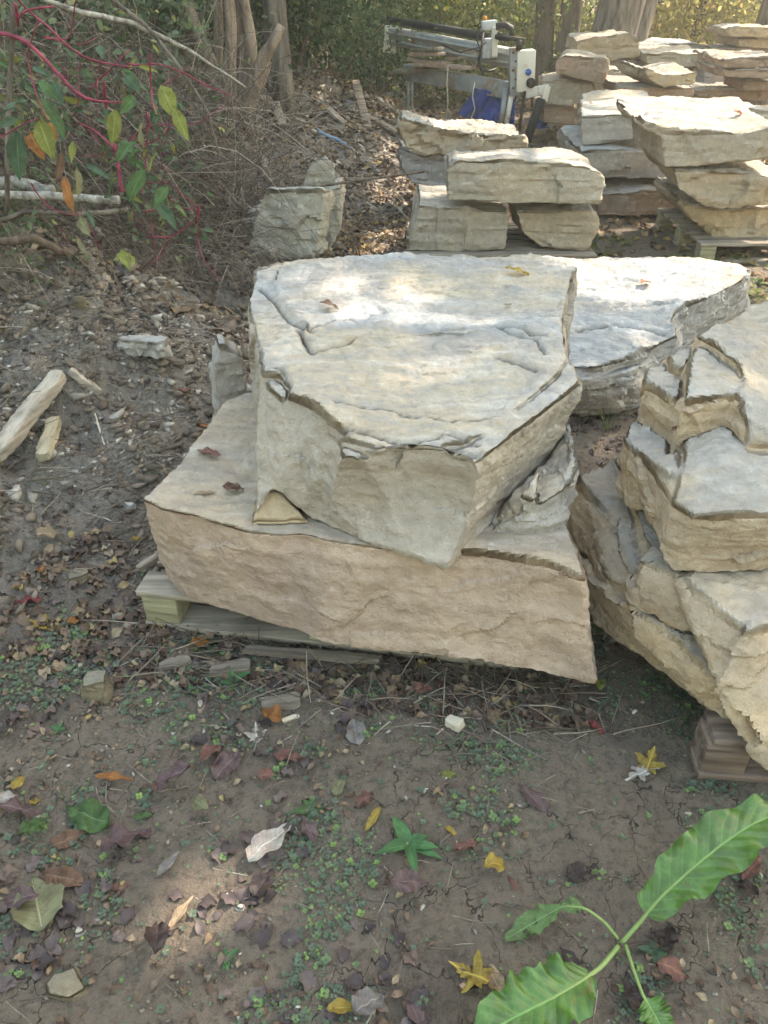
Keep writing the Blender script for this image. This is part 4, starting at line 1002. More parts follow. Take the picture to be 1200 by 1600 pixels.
for i, (px, y, sc) in enumerate([(420, 12.5, 1.1), (500, 13.6, 1.1), (590, 13.6, 1.1), (650, 13.0, .95), (720, 13.2, .95), (790, 13.2, 1.0), (850, 13.8, 1.0), (330, 12.0, 1.2), (610, 16, 1.3), (700, 16.5, 1.3), (800, 16, 1.3)]):
    p = ground_at(px, y); shrub(md[i % 2], SH2[i], p, i * 2.3, sc, G2)
for i, (px, y, sc) in enumerate([(560, 19, 1.2), (680, 20, 1.3), (780, 19, 1.2), (860, 18, 1.2), (915, 15.5, .8), (1000, 14.8, .9), (1050, 15.5, 1.0), (1100, 15, 1.0), (1150, 16.0, 1.1), (1210, 15.5, 1.1), (1010, 18, 1.3), (1090, 19, 1.3), (1180, 19, 1.4), (1270, 18, 1.3)]):
    p = ground_at(px, y); shrub((gd if i % 4 else md)[i % 2], SH3[i], p, i * 2.9, sc, G3)
# the wood beyond reads as one mass
L = np.stack([rng.uniform(-16, 30, 15000), rng.uniform(22, 36, 15000), rng.random(15000) ** .8 * 7], 1)
L = L[fbm(L * .45, 3, 88) > -.12]
tag(put('woodland', leaves_mesh('woodland', L, .24), GOLD_LEAF), 'sunny yellow-green wood beyond the yard', 'woodland', None, 'stuff')

# ------------------------------------------------------------------ brush on the bank
def curves(name, starts, dirs, length, rad, droop, segs=6, sides=3, wob=.5):
    n = len(starts); t = np.linspace(0, 1, segs)
    pts = starts[:, None, :] + dirs[:, None, :] * (length[:, None] * t)[:, :, None]
    pts[:, :, 2] -= (droop[:, None] * t ** 2 * length[:, None])
    ph = rng.uniform(0, 6.28, (n, 3))
    fr_ = rng.uniform(2, 6, (n, 1))
    for k in range(3):
        pts[:, :, k] += wob * .12 * length[:, None] * np.sin(t[None] * fr_ + ph[:, k:k + 1]) * t[None]
    a = np.arange(sides) * 2 * math.pi / sides
    off = np.stack([np.cos(a), np.sin(a) * .7, np.sin(a) * .7], 1)
    V = pts[:, :, None, :] + off[None, None] * (rad[:, None] * (1 - .6 * t)[None])[:, :, None, None]
    k = segs * sides; q = []
    for i in range(segs - 1):
        for j in range(sides):
            j2 = (j + 1) % sides
            q.append((i * sides + j, i * sides + j2, (i + 1) * sides + j2, (i + 1) * sides + j))
    q = np.array(q)
    Q = (q[None] + (np.arange(n) * k)[:, None, None]).reshape(-1, 4)
    me = make_mesh(name, V.reshape(-1, 3), Q); vattr(me, 'var', np.repeat(rng.random(n), k))
    return me
def on_ground(x, y, dz=0.0):
    return np.stack([x, y, hgt(x, y) + dz], 1)
def unit(v): return v / np.linalg.norm(v, axis=1)[:, None]
n = 7500
x = rng.uniform(-3.6, -1.05, n); y = rng.uniform(2.9, 5.8, n); x = x + (y - 3) * .16
k = y > np.where(x > -1.75, 3.95 + .6 * (x + 1.75), 3.0); x, y = x[k], y[k]; n = len(x)
s0 = on_ground(x, y); s0[:, 2] += rng.random(n) ** 1.5 * .7
d0 = unit(np.stack([rng.normal(.12, .6, n), rng.normal(-.1, .4, n), rng.uniform(.1, 1.2, n)], 1))
tag(put('dead_brush', curves('dead_brush', s0, d0, rng.uniform(.35, 1.1, n), rng.uniform(.0012, .0036, n), rng.uniform(.1, 1.0, n), 7), BRAMBLE), 'tangle of dead brown stems and brambles on the bank', 'brush', None, 'stuff')
n = 6500
x = rng.uniform(-2.8, -.85, n); y = rng.uniform(2.8, 4.7, n); x = x + (y - 3) * .18
k = y > np.where(x > -1.75, 3.75 + .5 * (x + 1.75), 2.95); x, y = x[k], y[k]; n = len(x)
s0 = on_ground(x, y); s0[:, 2] += rng.random(n) * .22
d0 = unit(np.stack([rng.normal(.25, .7, n), rng.normal(-.5, .5, n), rng.uniform(-.2, .45, n)], 1))
tag(put('dead_grass', curves('dead_grass', s0, d0, rng.uniform(.12, .40, n), rng.uniform(.0008, .0022, n), rng.uniform(.2, .9, n), 6), BRAMBLE), 'matted dead grass hanging over the bank', 'grass', None, 'stuff')
# small green vine leaves in the tangle
n = 9000
x = rng.uniform(-3.4, -1.15, n); y = rng.uniform(3.0, 5.2, n); x = x + (y - 3) * .16
L = on_ground(x, y); L[:, 2] += rng.uniform(.15, 1.3, n); L = L[(fbm(L * 2.2, 2, 91) > .0) & (L[:, 1] > np.where(L[:, 0] > -1.75, 3.9, 3.0))]
tag(put('vine_leaves', leaves_mesh('vine_leaves', L, .042), VINE_LEAF), 'small dark green vine leaves woven through the dead brush', 'vine', None, 'stuff')

n = 10000
L = np.stack([rng.uniform(-2.7, -1.35, n), rng.uniform(2.95, 3.9, n), rng.uniform(.5, 1.7, n)], 1); L = L[fbm(L * 3.0, 2, 93) > .1]
tag(put('vine_leaves', leaves_mesh('vine_leaves', L, .031), VINE_LEAF), 'grey green vine leaves hanging in front of the brush', 'vine', None, 'stuff')

# ------------------------------------------------------------------ pokeweed
RED = plain('red_stem', (.25, .04, .08), .6, 0, .6, 40)
PURP = plain('purple_berry', (.09, .012, .035), .35)
def flat_leaf(L, W, n=12, m=6, fold=.12, curl=.25, wave=.03, point=.75, holes=0, seed=0, lobe=0.0):
    """leaf blade from the origin along +x"""
    u = np.linspace(0, 1, n); v = np.linspace(-1, 1, m)
    Ug, Vg = np.meshgrid(u, v, indexing='ij')
    w = np.sin(math.pi * Ug ** point) ** .95 * .5 * W
    w *= 1 + lobe * np.sin(Ug * 26 + seed) + lobe * 3 * fbm(np.stack([Ug.ravel() * 5, np.sign(Vg.ravel()), np.full(Ug.size, seed * .9)], 1), 2, seed).reshape(Ug.shape)
    X_ = Ug * L; Y_ = Vg * w
    q = np.stack([Ug.ravel() * 4, Vg.ravel() * 1.5, np.full(Ug.size, seed * 1.3)], 1)
    Z_ = fold * np.abs(Y_) - curl * L * Ug ** 2 * .5 + (wave * W * np.sin(Ug * 14 + Vg * 1.5 + seed) * np.abs(Vg)) + wave * W * fbm(q, 2, seed).reshape(Ug.shape) * 1.5 + wave * W * .8 * fbm(q * 2.6, 2, seed + 9).reshape(Ug.shape)
    i = np.arange(n * m).reshape(n, m)
    Q = np.stack([i[:-1, :-1], i[1:, :-1], i[1:, 1:], i[:-1, 1:]], -1).reshape(-1, 4)
    return np.stack([X_.ravel(), Y_.ravel(), Z_.ravel()], 1), Q, np.stack([Ug.ravel(), Vg.ravel()], 1)
def aim(a, b_, roll=0.0, up=(0, -.55, .83)):
    """frame whose x axis runs from a to b"""
    ax = np.array(b_) - a; L = np.linalg.norm(ax); ax = ax / L
    z = np.array(up) - ax * (np.array(up) @ ax); z /= np.linalg.norm(z); yv = np.cross(z, ax)
    c, s = math.cos(roll), math.sin(roll)
    return np.stack([ax, c * yv + s * z, -s * yv + c * z], 1), L
def LM(nm, c, trans=.3, **k):
    return leaf_mat(nm, [(0, tuple(x * .8 for x in c)), (1, c)], trans, veins=True, **k)
LC = dict(green=LM('leaf_green', (.085, .155, .055)), bluegreen=LM('leaf_bluegreen', (.075, .13, .075)), yg=LM('leaf_yellowgreen', (.22, .25, .06)), yellow=LM('leaf_yellow', (.38, .28, .06)),
          orange=LM('leaf_orange', (.36, .16, .05)), brown=LM('leaf_brown', (.16, .095, .06), .15), dark=LM('leaf_dark', (.050, .036, .034), .08), purple=LM('leaf_purple', (.125, .082, .082), .1),
          tan=LM('leaf_tan', (.33, .25, .16), .2), red=LM('leaf_red', (.22, .05, .05), .2), redbrown=LM('leaf_redbrown', (.19, .095, .075), .15), pale=LM('leaf_pale', (.40, .375, .335), .15), olive=LM('leaf_olive', (.20, .20, .11), .2), grey=LM('leaf_grey', (.19, .175, .165), .1))
pk = thing('pokeweed', 'pokeweed plant with bright red stems and yellowing leaves on the left bank', 'plant', tuple(np.append(D(150, 380, 3.0)[:2], .3)))
def pathpx(pp, y, n=14):
    q = np.array([D(a, b_, y + (0.05 * math.sin(k * 1.7))) for k, (a, b_) in enumerate(pp)])
    kk = np.linspace(0, len(q) - 1, n); ii = np.minimum(kk.astype(int), len(q) - 2); f = (kk - ii)[:, None]
    p = q[ii] * (1 - f) + q[ii + 1] * f
    for _ in range(2): p[1:-1] = (p[:-2] + p[1:-1] * 2 + p[2:]) / 4
    return p
for pp, y, r_ in [([(-30, 48), (35, 56), (85, 108), (128, 158), (190, 160)], 2.85, (.010, .012, .010, .005)), ([(24, 6), (30, 50), (26, 20), (60, 12), (85, 10)], 2.85, (.009, .007, .005)), ([(20, -10), (50, 25), (78, 40), (100, 72), (140, 95), (172, 100), (205, 105)], 2.9, (.006, .006, .006, .004)), ([(234, 84), (236, 140), (240, 172)], 2.9, (.005, .006, .005)), ([(162, 128), (166, 175), (182, 240), (190, 300)], 2.95, (.009, .010, .012)), ([(122, 192), (150, 205), (182, 235)], 2.9, (.005, .008)), ([(0, 215), (45, 190), (62, 186)], 2.8, (.004, .004)), ([(240, 370), (266, 372), (306, 344), (312, 322)], 2.95, (.005, .005, .004)), ([(266, 372), (250, 400), (232, 415)], 2.95, (.004, .003)), ([(312, 322), (308, 370), (316, 405), (345, 440)], 3.0, (.004, .004, .003)), ([(232, 180), (228, 250), (222, 300)], 2.95, (.005, .004)), ([(190, 300), (215, 290), (260, 280), (310, 325)], 3.0, (.004, .003)), ([(60, 30), (40, 90), (60, 160), (75, 190)], 2.85, (.004, .004)), ([(130, 245), (170, 240), (215, 215)], 2.9, (.003, .003)), ([(250, 135), (275, 122), (292, 105)], 2.9, (.003, .002)), ([(70, 60), (110, 62), (118, 0)], 2.9, (.004, .004))]:
    MB().tube(pathpx(pp, y), np.array(r_) * .55, 8).build('stem', RED, pk, True)
for i, (a, b_, w_, cl_) in enumerate([((48, 158), (-4, 166), 18, 'bluegreen'), ((62, 152), (99, 194), 20, 'green'), ((80, 175), (101, 211), 16, 'green'), ((60, 188), (82, 244), 27, 'yg'), ((78, 190), (88, 224), 13, 'orange'), ((26, 203), (29, 281), 28, 'bluegreen'), ((46, 208), (66, 242), 24, 'orange'), ((181, 170), (175, 224), 21, 'yg'), ((253, 134), (272, 180), 26, 'yg'), ((272, 168), (291, 216), 18, 'yg'), ((212, 220), (178, 246), 22, 'green'), ((228, 264), (194, 312), 26, 'green'), ((246, 240), (226, 263), 16, 'yg'), ((100, 274), (110, 332), 16, 'orange'), ((118, 258), (130, 306), 14, 'olive'), ((96, 235), (92, 286), 12, 'brown'), ((133, 256), (167, 273), 9, 'bluegreen'), ((124, 338), (135, 366), 18, 'olive'), ((240, 312), (278, 352), 20, 'bluegreen'), ((84, 128), (96, 158), 14, 'bluegreen'), ((62, 126), (86, 152), 14, 'green'), ((114, 222), (112, 248), 11, 'yg'), ((30, 185), (-5, 195), 13, 'bluegreen'), ((155, 72), (160, 86), 12, 'bluegreen'), ((195, 115), (215, 140), 16, 'bluegreen'), ((210, 150), (190, 175), 16, 'green'), ((222, 190), (216, 235), 14, 'olive'), ((134, 328), (150, 350), 8, 'bluegreen'), ((120, 372), (134, 398), 8, 'olive'), ((262, 290), (240, 320), 16, 'green'), ((188, 390), (202, 418), 15, 'yg'), ((190, 395), (180, 405), 10, 'yg'), ((200, 395), (213, 408), 10, 'yg')]):
    yy = 2.76 + .12 * ((i * 37) % 10) / 10
    A, B = D(a[0], a[1], yy + .03), D(b_[0], b_[1], yy - .03)
    M, Ln = aim(A, B, random.uniform(-.5, .5), (random.uniform(-.7, .7), -.7, random.uniform(.2, .8)))
    V, Q, uv = flat_leaf(Ln, w_ * 2.45e-3 * .95, fold=.35, curl=.5, wave=.10, point=.86, seed=i, lobe=.05)
    me = make_mesh('leaf', V @ M.T + A, Q, uv=uv); vattr(me, 'var', np.full(len(V), rng.random()))
    put('leaf', me, LC[cl_], pk, True)
for i in range(150):
    cx, cy = [(60, 170), (90, 150), (150, 190), (210, 130), (230, 230), (250, 170), (235, 300), (110, 110), (30, 120), (270, 330), (180, 280)][i % 11]
    a = (cx + random.gauss(0, 26), cy + random.gauss(0, 26)); th = random.uniform(.2, 2.9); ln = random.uniform(14, 30)
    A, B = D(a[0], a[1], 2.98 + random.uniform(-.1, .25)), None
    B = A + np.array([math.cos(th) * ln, random.uniform(-.4, .4) * ln, -math.sin(th) * ln * .8]) * 2.5e-3
    M, Ln = aim(A, B, random.uniform(-.9, .9), (random.uniform(-.5, .5), -.8, .5))
    V, Q, uv = flat_leaf(Ln, Ln * random.uniform(.24, .4), 9, 5, .35, .6, .10, .86, seed=i)
    me = make_mesh('leaf', V @ M.T + A, Q, uv=uv); vattr(me, 'var', np.full(len(V), rng.random()))
    put('leaf', me, LC[random.choice(['bluegreen', 'bluegreen', 'green', 'bluegreen', 'olive', 'yg'])], pk, True)
for i in range(15):
    x0, y0 = random.uniform(0, 300), random.uniform(20, 340); th = random.gauss(.6, .9); q = [(x0, y0)]
    for k in range(4):
        th += random.gauss(0, .35); q.append((q[-1][0] + math.cos(th) * 22, q[-1][1] + math.sin(th) * 22))
    MB().tube(pathpx(q, 2.95 + random.uniform(-.05, .3), 10), np.array([.0032, .0018]) * random.uniform(.6, 1.1), 6).build('stem', RED, pk, True)
ico = bmesh.new(); bmesh.ops.create_icosphere(ico, subdivisions=1, radius=1); IV = np.array([v.co[:] for v in ico.verts]); IF = [tuple(v.index for v in f.verts) for f in ico.faces]; ico.free()
for px, py, px2, py2 in [(38, 225, 45, 260), (110, 100, 104, 130), (100, 350, 96, 395), (258, 235, 250, 270), (262, 295, 270, 330), (215, 345, 240, 372), (250, 205, 262, 225)]:
    A, B = D(px, py, 2.9), D(px2, py2, 2.9); k = 26
    C_ = A + (B - A) * rng.random(k)[:, None] + rng.normal(size=(k, 3)) * .011
    put('berry_cluster', scatter('berry_cluster', IV, IF, C_, rotz(np.zeros(k)), rng.uniform(.0025, .0045, k)), PURP, pk, True)['kind'] = 'stuff'
# ------------------------------------------------------------------ litter, seedlings and pebbles
def ground_pts(n, x0, x1, y0, y1, mask=None, dz=.003):
    x = rng.uniform(x0, x1, n); y = rng.uniform(y0, y1, n)
    if mask is not None:
        k = mask(x, y); x, y = x[k], y[k]
    return on_ground(x, y, dz)
def nz2(x, y, s, seed): return fbm(np.stack([x * s, y * s, np.zeros_like(x)], 1), 3, seed)
# seedlings: little round leaf pairs
cv, cf = [], []
for k in range(4):
    a = k * math.pi / 2 + .3; o = len(cv)
    c_ = np.array([math.cos(a), math.sin(a), .9]) * .75
    cv.append(c_ + (0, 0, -.12))
    for j in range(5):
        b_ = j * math.pi / 2.5; cv.append(c_ + .62 * np.array([math.cos(b_), math.sin(b_), .35 * math.cos(b_ - a)]))
    cf += [(o, o + 1 + j, o + 1 + (j + 1) % 5) for j in range(5)]
near = ground_pts(34000, -1.25, 1.15, .45, 1.75, lambda x, y: (nz2(x, y, 3.0, 131) + .5 * nz2(x, y, 11, 133) > .13) | (rng.random(len(x)) < .06))
sz = np.where(rng.random(len(near)) < .13, rng.uniform(.0045, .0080, len(near)), rng.uniform(.0018, .0038, len(near)))
tag(put('seedlings', scatter('seedlings', cv, cf, near, rand_rot(len(near), .35), sz), CLOVER), 'tiny round-leaved green seedlings sprouting over the mud', 'seedlings', None, 'stuff')
bk = ground_pts(5000, -2.2, -.5, 1.4, 2.6, lambda x, y: nz2(x, y, 3.0, 141) > .12)
tag(put('seedlings', scatter('seedlings', cv, cf, bk, rand_rot(len(bk), .35), rng.uniform(.002, .005, len(bk))), CLOVER), 'fine green seedlings on the bank beside the slab', 'seedlings', None, 'stuff')
# curled dead leaf template
ROT = leaf_mat('rotting', [(0, (.045, .034, .034)), (.4, (.085, .062, .06)), (.75, (.13, .10, .095)), (1, (.16, .105, .08))], .08)
lt_, lf_, _ = flat_leaf(1.0, .5, 6, 4, .35, .6, .22, .75, seed=4, lobe=.12); lt_ = lt_ - lt_.mean(0); lf_ = [tuple(q) for q in lf_]
ls_, lg_, _ = flat_leaf(1.0, .55, 4, 3, .35, .6, .2, .75, seed=4, lobe=.1); ls_ = ls_ - ls_.mean(0); lg_ = [tuple(q) for q in lg_]
def litter(label, n, box, size, mask=None, tilt=.7, dz=.006, mat=LITTER):
    c_ = ground_pts(n, *box, mask, dz)
    tv, tf = (ls_, lg_) if len(c_) > 1600 or size < .028 else (lt_, lf_)
    tag(put('leaf_litter', scatter('leaf_litter', tv, tf, c_, rand_rot(len(c_), tilt), rng.uniform(.6, 1.25, len(c_)) * size, True), mat), label, 'leaf litter', None, 'stuff')
PL = R(-9)
litter('dark decaying leaf scraps strewn over the mud in front', 1700, (-1.3, 1.1, .5, 1.75), .022, lambda x, y: nz2(x, y, 2.6, 151) + (x < -.35) * .16 - (x > .1) * .15 > .02)
litter('blackish rotting leaves lying flat on the mud at left', 520, (-1.15, .1, .5, 1.6), .052, lambda x, y: nz2(x, y, 2.2, 152) - .25 * (x + .5) > .02, .3, .002, ROT)
litter('dark leaves in the gap between the big block and the right boulder', 420, (.25, 1.25, 1.9, 3.3), .04, None, .5, .006, ROT)
litter('leaf crumbs and bark bits on the bare bank', 1500, (-2.3, -.55, 1.7, 3.9), .030, lambda x, y: nz2(x, y, 2.6, 154) > -.12, .6, .004, ROT)
litter('brown leaves heaped beside the pallet', 400, (-1.15, -.62, 1.45, 2.2), .05, lambda x, y: nz2(x, y, 3.5, 153) > -.1)
litter('dry leaves and chips under the front edge of the tan slab', 620, (-.75, .55, 1.30, 1.72), .045, lambda x, y: y > 1.60 - (x + .73) * .19 - .10 + .1 * nz2(x, y, 5, 155))
litter('dead leaves and bark covering the bank and debris slope', 9000, (-2.8, 1.6, 3.5, 10.5), .075, lambda x, y: (x < -.75 + (y - 2) * .30 + .25 * nz2(x, y, 1.5, 157)) & (nz2(x, y, 2.4, 159) > -.35))
FALLEN = leaf_mat('fallen', [(0, (.09, .055, .035)), (.35, (.20, .13, .075)), (.6, (.32, .22, .12)), (.85, (.42, .30, .16)), (1, (.48, .33, .08))], .2)
litter('dry yellow and brown leaves on the ground around the rear stacks', 11000, (-2.5, 9, 3.8, 15), .09, lambda x, y: nz2(x, y, 1.3, 161) > -.2, mat=FALLEN)
litter('sunlit dry leaves between the boulder and the middle stack', 700, (-.45, .35, 4.6, 6.4), .08, None, mat=FALLEN)
litter('dry leaves under the wood edge', 6000, (-8, 14, 11, 22), .14, None, mat=FALLEN)
# leaves lying on the rear stones
def stone_leaves(label, pts, n, sp, size=.05):
    c_ = np.vstack([np.array(p) + rng.normal(size=(n, 3)) * (sp, sp * .8, .004) for p in pts])
    tag(put('leaf_litter', scatter('leaf_litter', lt_, lf_, c_, rand_rot(len(c_), .5), rng.uniform(.6, 1.2, len(c_)) * size, True), FALLEN), label, 'leaf litter', None, 'stuff')
# twigs
def twigs(label, n, box, ln, r_, mask=None, tilt=.25, mat=TWIG):
    s0 = ground_pts(n, *box, mask, .006); n = len(s0)
    d0 = unit(np.stack([rng.normal(size=n), rng.normal(size=n) * .7, rng.normal(size=n) * tilt + .04], 1))
    tag(put('twigs', curves('twigs', s0, d0, rng.uniform(.4, 1.4, n) * ln, rng.uniform(.6, 1.5, n) * r_, np.zeros(n) + .05, 5, 4, .25), mat), label, 'twigs', None, 'stuff')
twigs('thin twigs and straws scattered on the mud', 800, (-1.3, 1.0, .5, 1.75), .075, .0013, lambda x, y: nz2(x, y, 2, 171) > -.15)
twigs('broken twigs heaped under the front edge of the slab', 700, (-.75, .6, 1.28, 1.70), .12, .0021, lambda x, y: y > 1.58 - (x + .73) * .19 - .12)
twigs('broken twigs and roots on the bank', 1500, (-2.6, -.6, 1.9, 4.5), .13, .0022, lambda x, y: x < -.85 + (y - 2) * .2)
twigs('sticks and splinters on the debris slope', 2200, (-2.4, 1.2, 4.0, 10), .22, .007, lambda x, y: x < -.6 + (y - 2) * .24, .35)
# rubble and pebbles
pv = IV * (1, .8, .6) * (1 + .28 * np.random.default_rng(3).normal(size=(len(IV), 1)))
ov = np.array([(1, .1, 0), (-.9, .2, .1), (.1, .8, -.1), (0, -.85, .1), (.15, .1, .6), (-.1, 0, -.6)])
oc = [(0, 2, 4), (2, 1, 4), (1, 3, 4), (3, 0, 4), (2, 0, 5), (1, 2, 5), (3, 1, 5), (0, 3, 5)]
def pebbles(label, n, box, size, mask=None, mat=PEBBLE):
    c_ = ground_pts(n, *box, mask, .001); k = len(c_)
    S_ = np.stack([rng.uniform(.6, 1.3, k), rng.uniform(.6, 1.3, k), rng.uniform(.5, 1.1, k)], 1) * (size * rng.random(k) ** 2.0 + size * .3)[:, None]
    tag(put('pebbles', scatter('pebbles', *((ov, oc) if k > 3000 else (pv, IF)), c_, rand_rot(k, .8), S_), mat), label, 'pebbles', None, 'stuff')
pebbles('pale pebbles dotting the mound of the bank', 2200, (-2.0, -.35, 2.3, 4.0), .013, lambda x, y: (np.hypot((x + 1.15) / .75, (y - 3.1) / .75) < 1 + .5 * nz2(x, y, 3, 181)))
pebbles('small pale pebbles scattered over the mud', 420, (-1.4, 1.0, .5, 2.4), .0075, None)
pebbles('pale stone chips on the bank mound', 260, (-2.2, -.6, 2.2, 4.2), .042, lambda x, y: nz2(x, y, 1.8, 183) > -.1)
CHIP = leaf_mat('chip', [(0, (.07, .055, .045)), (.5, (.19, .15, .12)), (.85, (.33, .28, .22)), (1, (.48, .43, .36))], 0)
pebbles('mixed rubble and wood chips on the debris slope', 9500, (-2.3, 1.6, 3.6, 10), .046, lambda x, y: (x < -.7 + (y - 2) * .30 + .2 * nz2(x, y, 1.5, 157)), CHIP)
DIRT = leaf_mat('clod', [(0, (.075, .06, .048)), (.8, (.17, .135, .105)), (1, (.26, .21, .165))], 0)
pebbles('crumbs of soil on the bank and mud', 16000, (-2.2, 1.1, .55, 3.8), .0075, lambda x, y: nz2(x, y, 2.0, 191) + .25 * (x < -.6) > -.02, DIRT)

pebbles('grey brown clods of earth on the bank', 4200, (-2.4, -.55, 1.7, 4.0), .028, lambda x, y: nz2(x, y, 2.4, 195) > -.1, DIRT)
twigs('grey dead stalks lying on the bare bank', 700, (-2.3, -.6, 1.8, 3.8), .12, .0018, None, .25)

# ------------------------------------------------------------------ single fallen leaves
HALF = [(-.40, .015), (-.44, .13), (-.30, .17), (-.33, .27), (-.40, .40), (-.22, .36), (-.13, .29), (-.09, .40), (-.03, .50), (.02, .57), (.13, .70), (.15, .54), (.22, .52), (.20, .40), (.15, .24), (.12, .17), (.24, .16), (.30, .25), (.37, .18), (.46, .22), (.48, .11), (.60, .07), (.76, .0)]
def maple_leaf(S, seed=0, curl=.3):
    g = np.random.default_rng(seed)
    o_ = [(x, y) for x, y in HALF] + [(x, -y) for x, y in HALF[-2::-1]]
    o_ = np.array(o_) * (1 + .05 * g.normal(size=(len(o_), 1))) * (1, .95); n = len(o_)
    V = [np.array([.02, 0, 0])]
    for f in (.5, 1.0):
        for x, y in o_: V.append(np.array([.02 + (x - .02) * f, y * f, 0]))
    V = np.array(V); q = np.stack([V[:, 0] * 2.4, V[:, 1] * 2.4, np.full(len(V), seed * 1.7)], 1)
    ax = g.uniform(-.5, .5)
    V[:, 2] = curl * (fbm(q, 2, seed) * .9 + .8 * np.abs(V[:, 1] + ax * .2) + 1.0 * (np.hypot(V[:, 0], V[:, 1])) ** 2 * g.uniform(.2, 1))
    V[:, 1] *= 1 - .35 * g.random()
    V *= S * .8
    T = [(0, 1 + i, 1 + (i + 1) % n) for i in range(n)]
    Q = [(1 + i, 1 + n + i, 1 + n + (i + 1) % n, 1 + (i + 1) % n) for i in range(n)]
    uv = np.stack([np.hypot(V[:, 0], V[:, 1]) / S, V[:, 1] / S * 2], 1)
    mb = MB().add(V, Q, T)
    mb.tube([(-.3 * S, 0, .002), (-.45 * S, .03 * S, .006), (-.75 * S, .12 * S, .004)], .0009, 4)
    return np.vstack(mb.V), np.vstack(mb.Q), np.vstack(mb.T), np.vstack([uv, np.full((mb.n - len(uv), 2), .5)])
bpy.context.view_layer.update()
DG = bpy.context.evaluated_depsgraph_get()
def on_stone(px, py):
    """first surface met by the sight line"""
    d = ray(px, py); d = d / np.linalg.norm(d)
    hit, loc, *_ = scene.ray_cast(DG, Vector((0, 0, CAM_H)), Vector(d))
    return np.array(loc)
def fallen(label, px, py, size_px, shape, colour, deg, seed, z=None, tilt=.25, cat='leaf'):
    c_ = (G(px, py) if z is None else on_stone(px, py)) + (0, 0, .003)
    S = size_px * np.linalg.norm(c_ - (0, 0, CAM_H)) / FPX * .95
    if shape == 'maple':
        S *= .85
        V, Q, T, uv = maple_leaf(S, seed)
    else:
        wd, cu = {'oval': (.5, .25), 'broad': (.72, .2), 'thin': (.27, .2), 'curled': (.55, .9)}[shape]
        V, Q, uv = flat_leaf(S, S * wd * (.85 + .3 * ((seed * 7) % 10) / 10), 14, 9, .55 if shape == 'curled' else .15 + .06 * (seed % 5), cu + .12 * (seed % 4), .10 + .04 * (seed % 3), .72 + .05 * (seed % 4), seed=seed, lobe=.05)
        V = V - V.mean(0); T = None
    M = np.array(Matrix.Rotation(R(deg), 3, 'Z') @ Matrix.Rotation(tilt * math.sin(seed * 3.1), 3, 'X') @ Matrix.Rotation(tilt * math.cos(seed * 1.7), 3, 'Y'))
    V = V @ M.T
    V[:, 2] -= V[:, 2].min()
    if z is not None: V[:, 2] *= .6
    me = make_mesh('fallen_leaf', V, Q, T, uv); vattr(me, 'var', np.full(len(V), rng.random()))
    o = put('fallen_leaf', me, LC[colour], None, True); o.location = c_
    tag(o, label, cat, 'fallen leaves', 'thing')
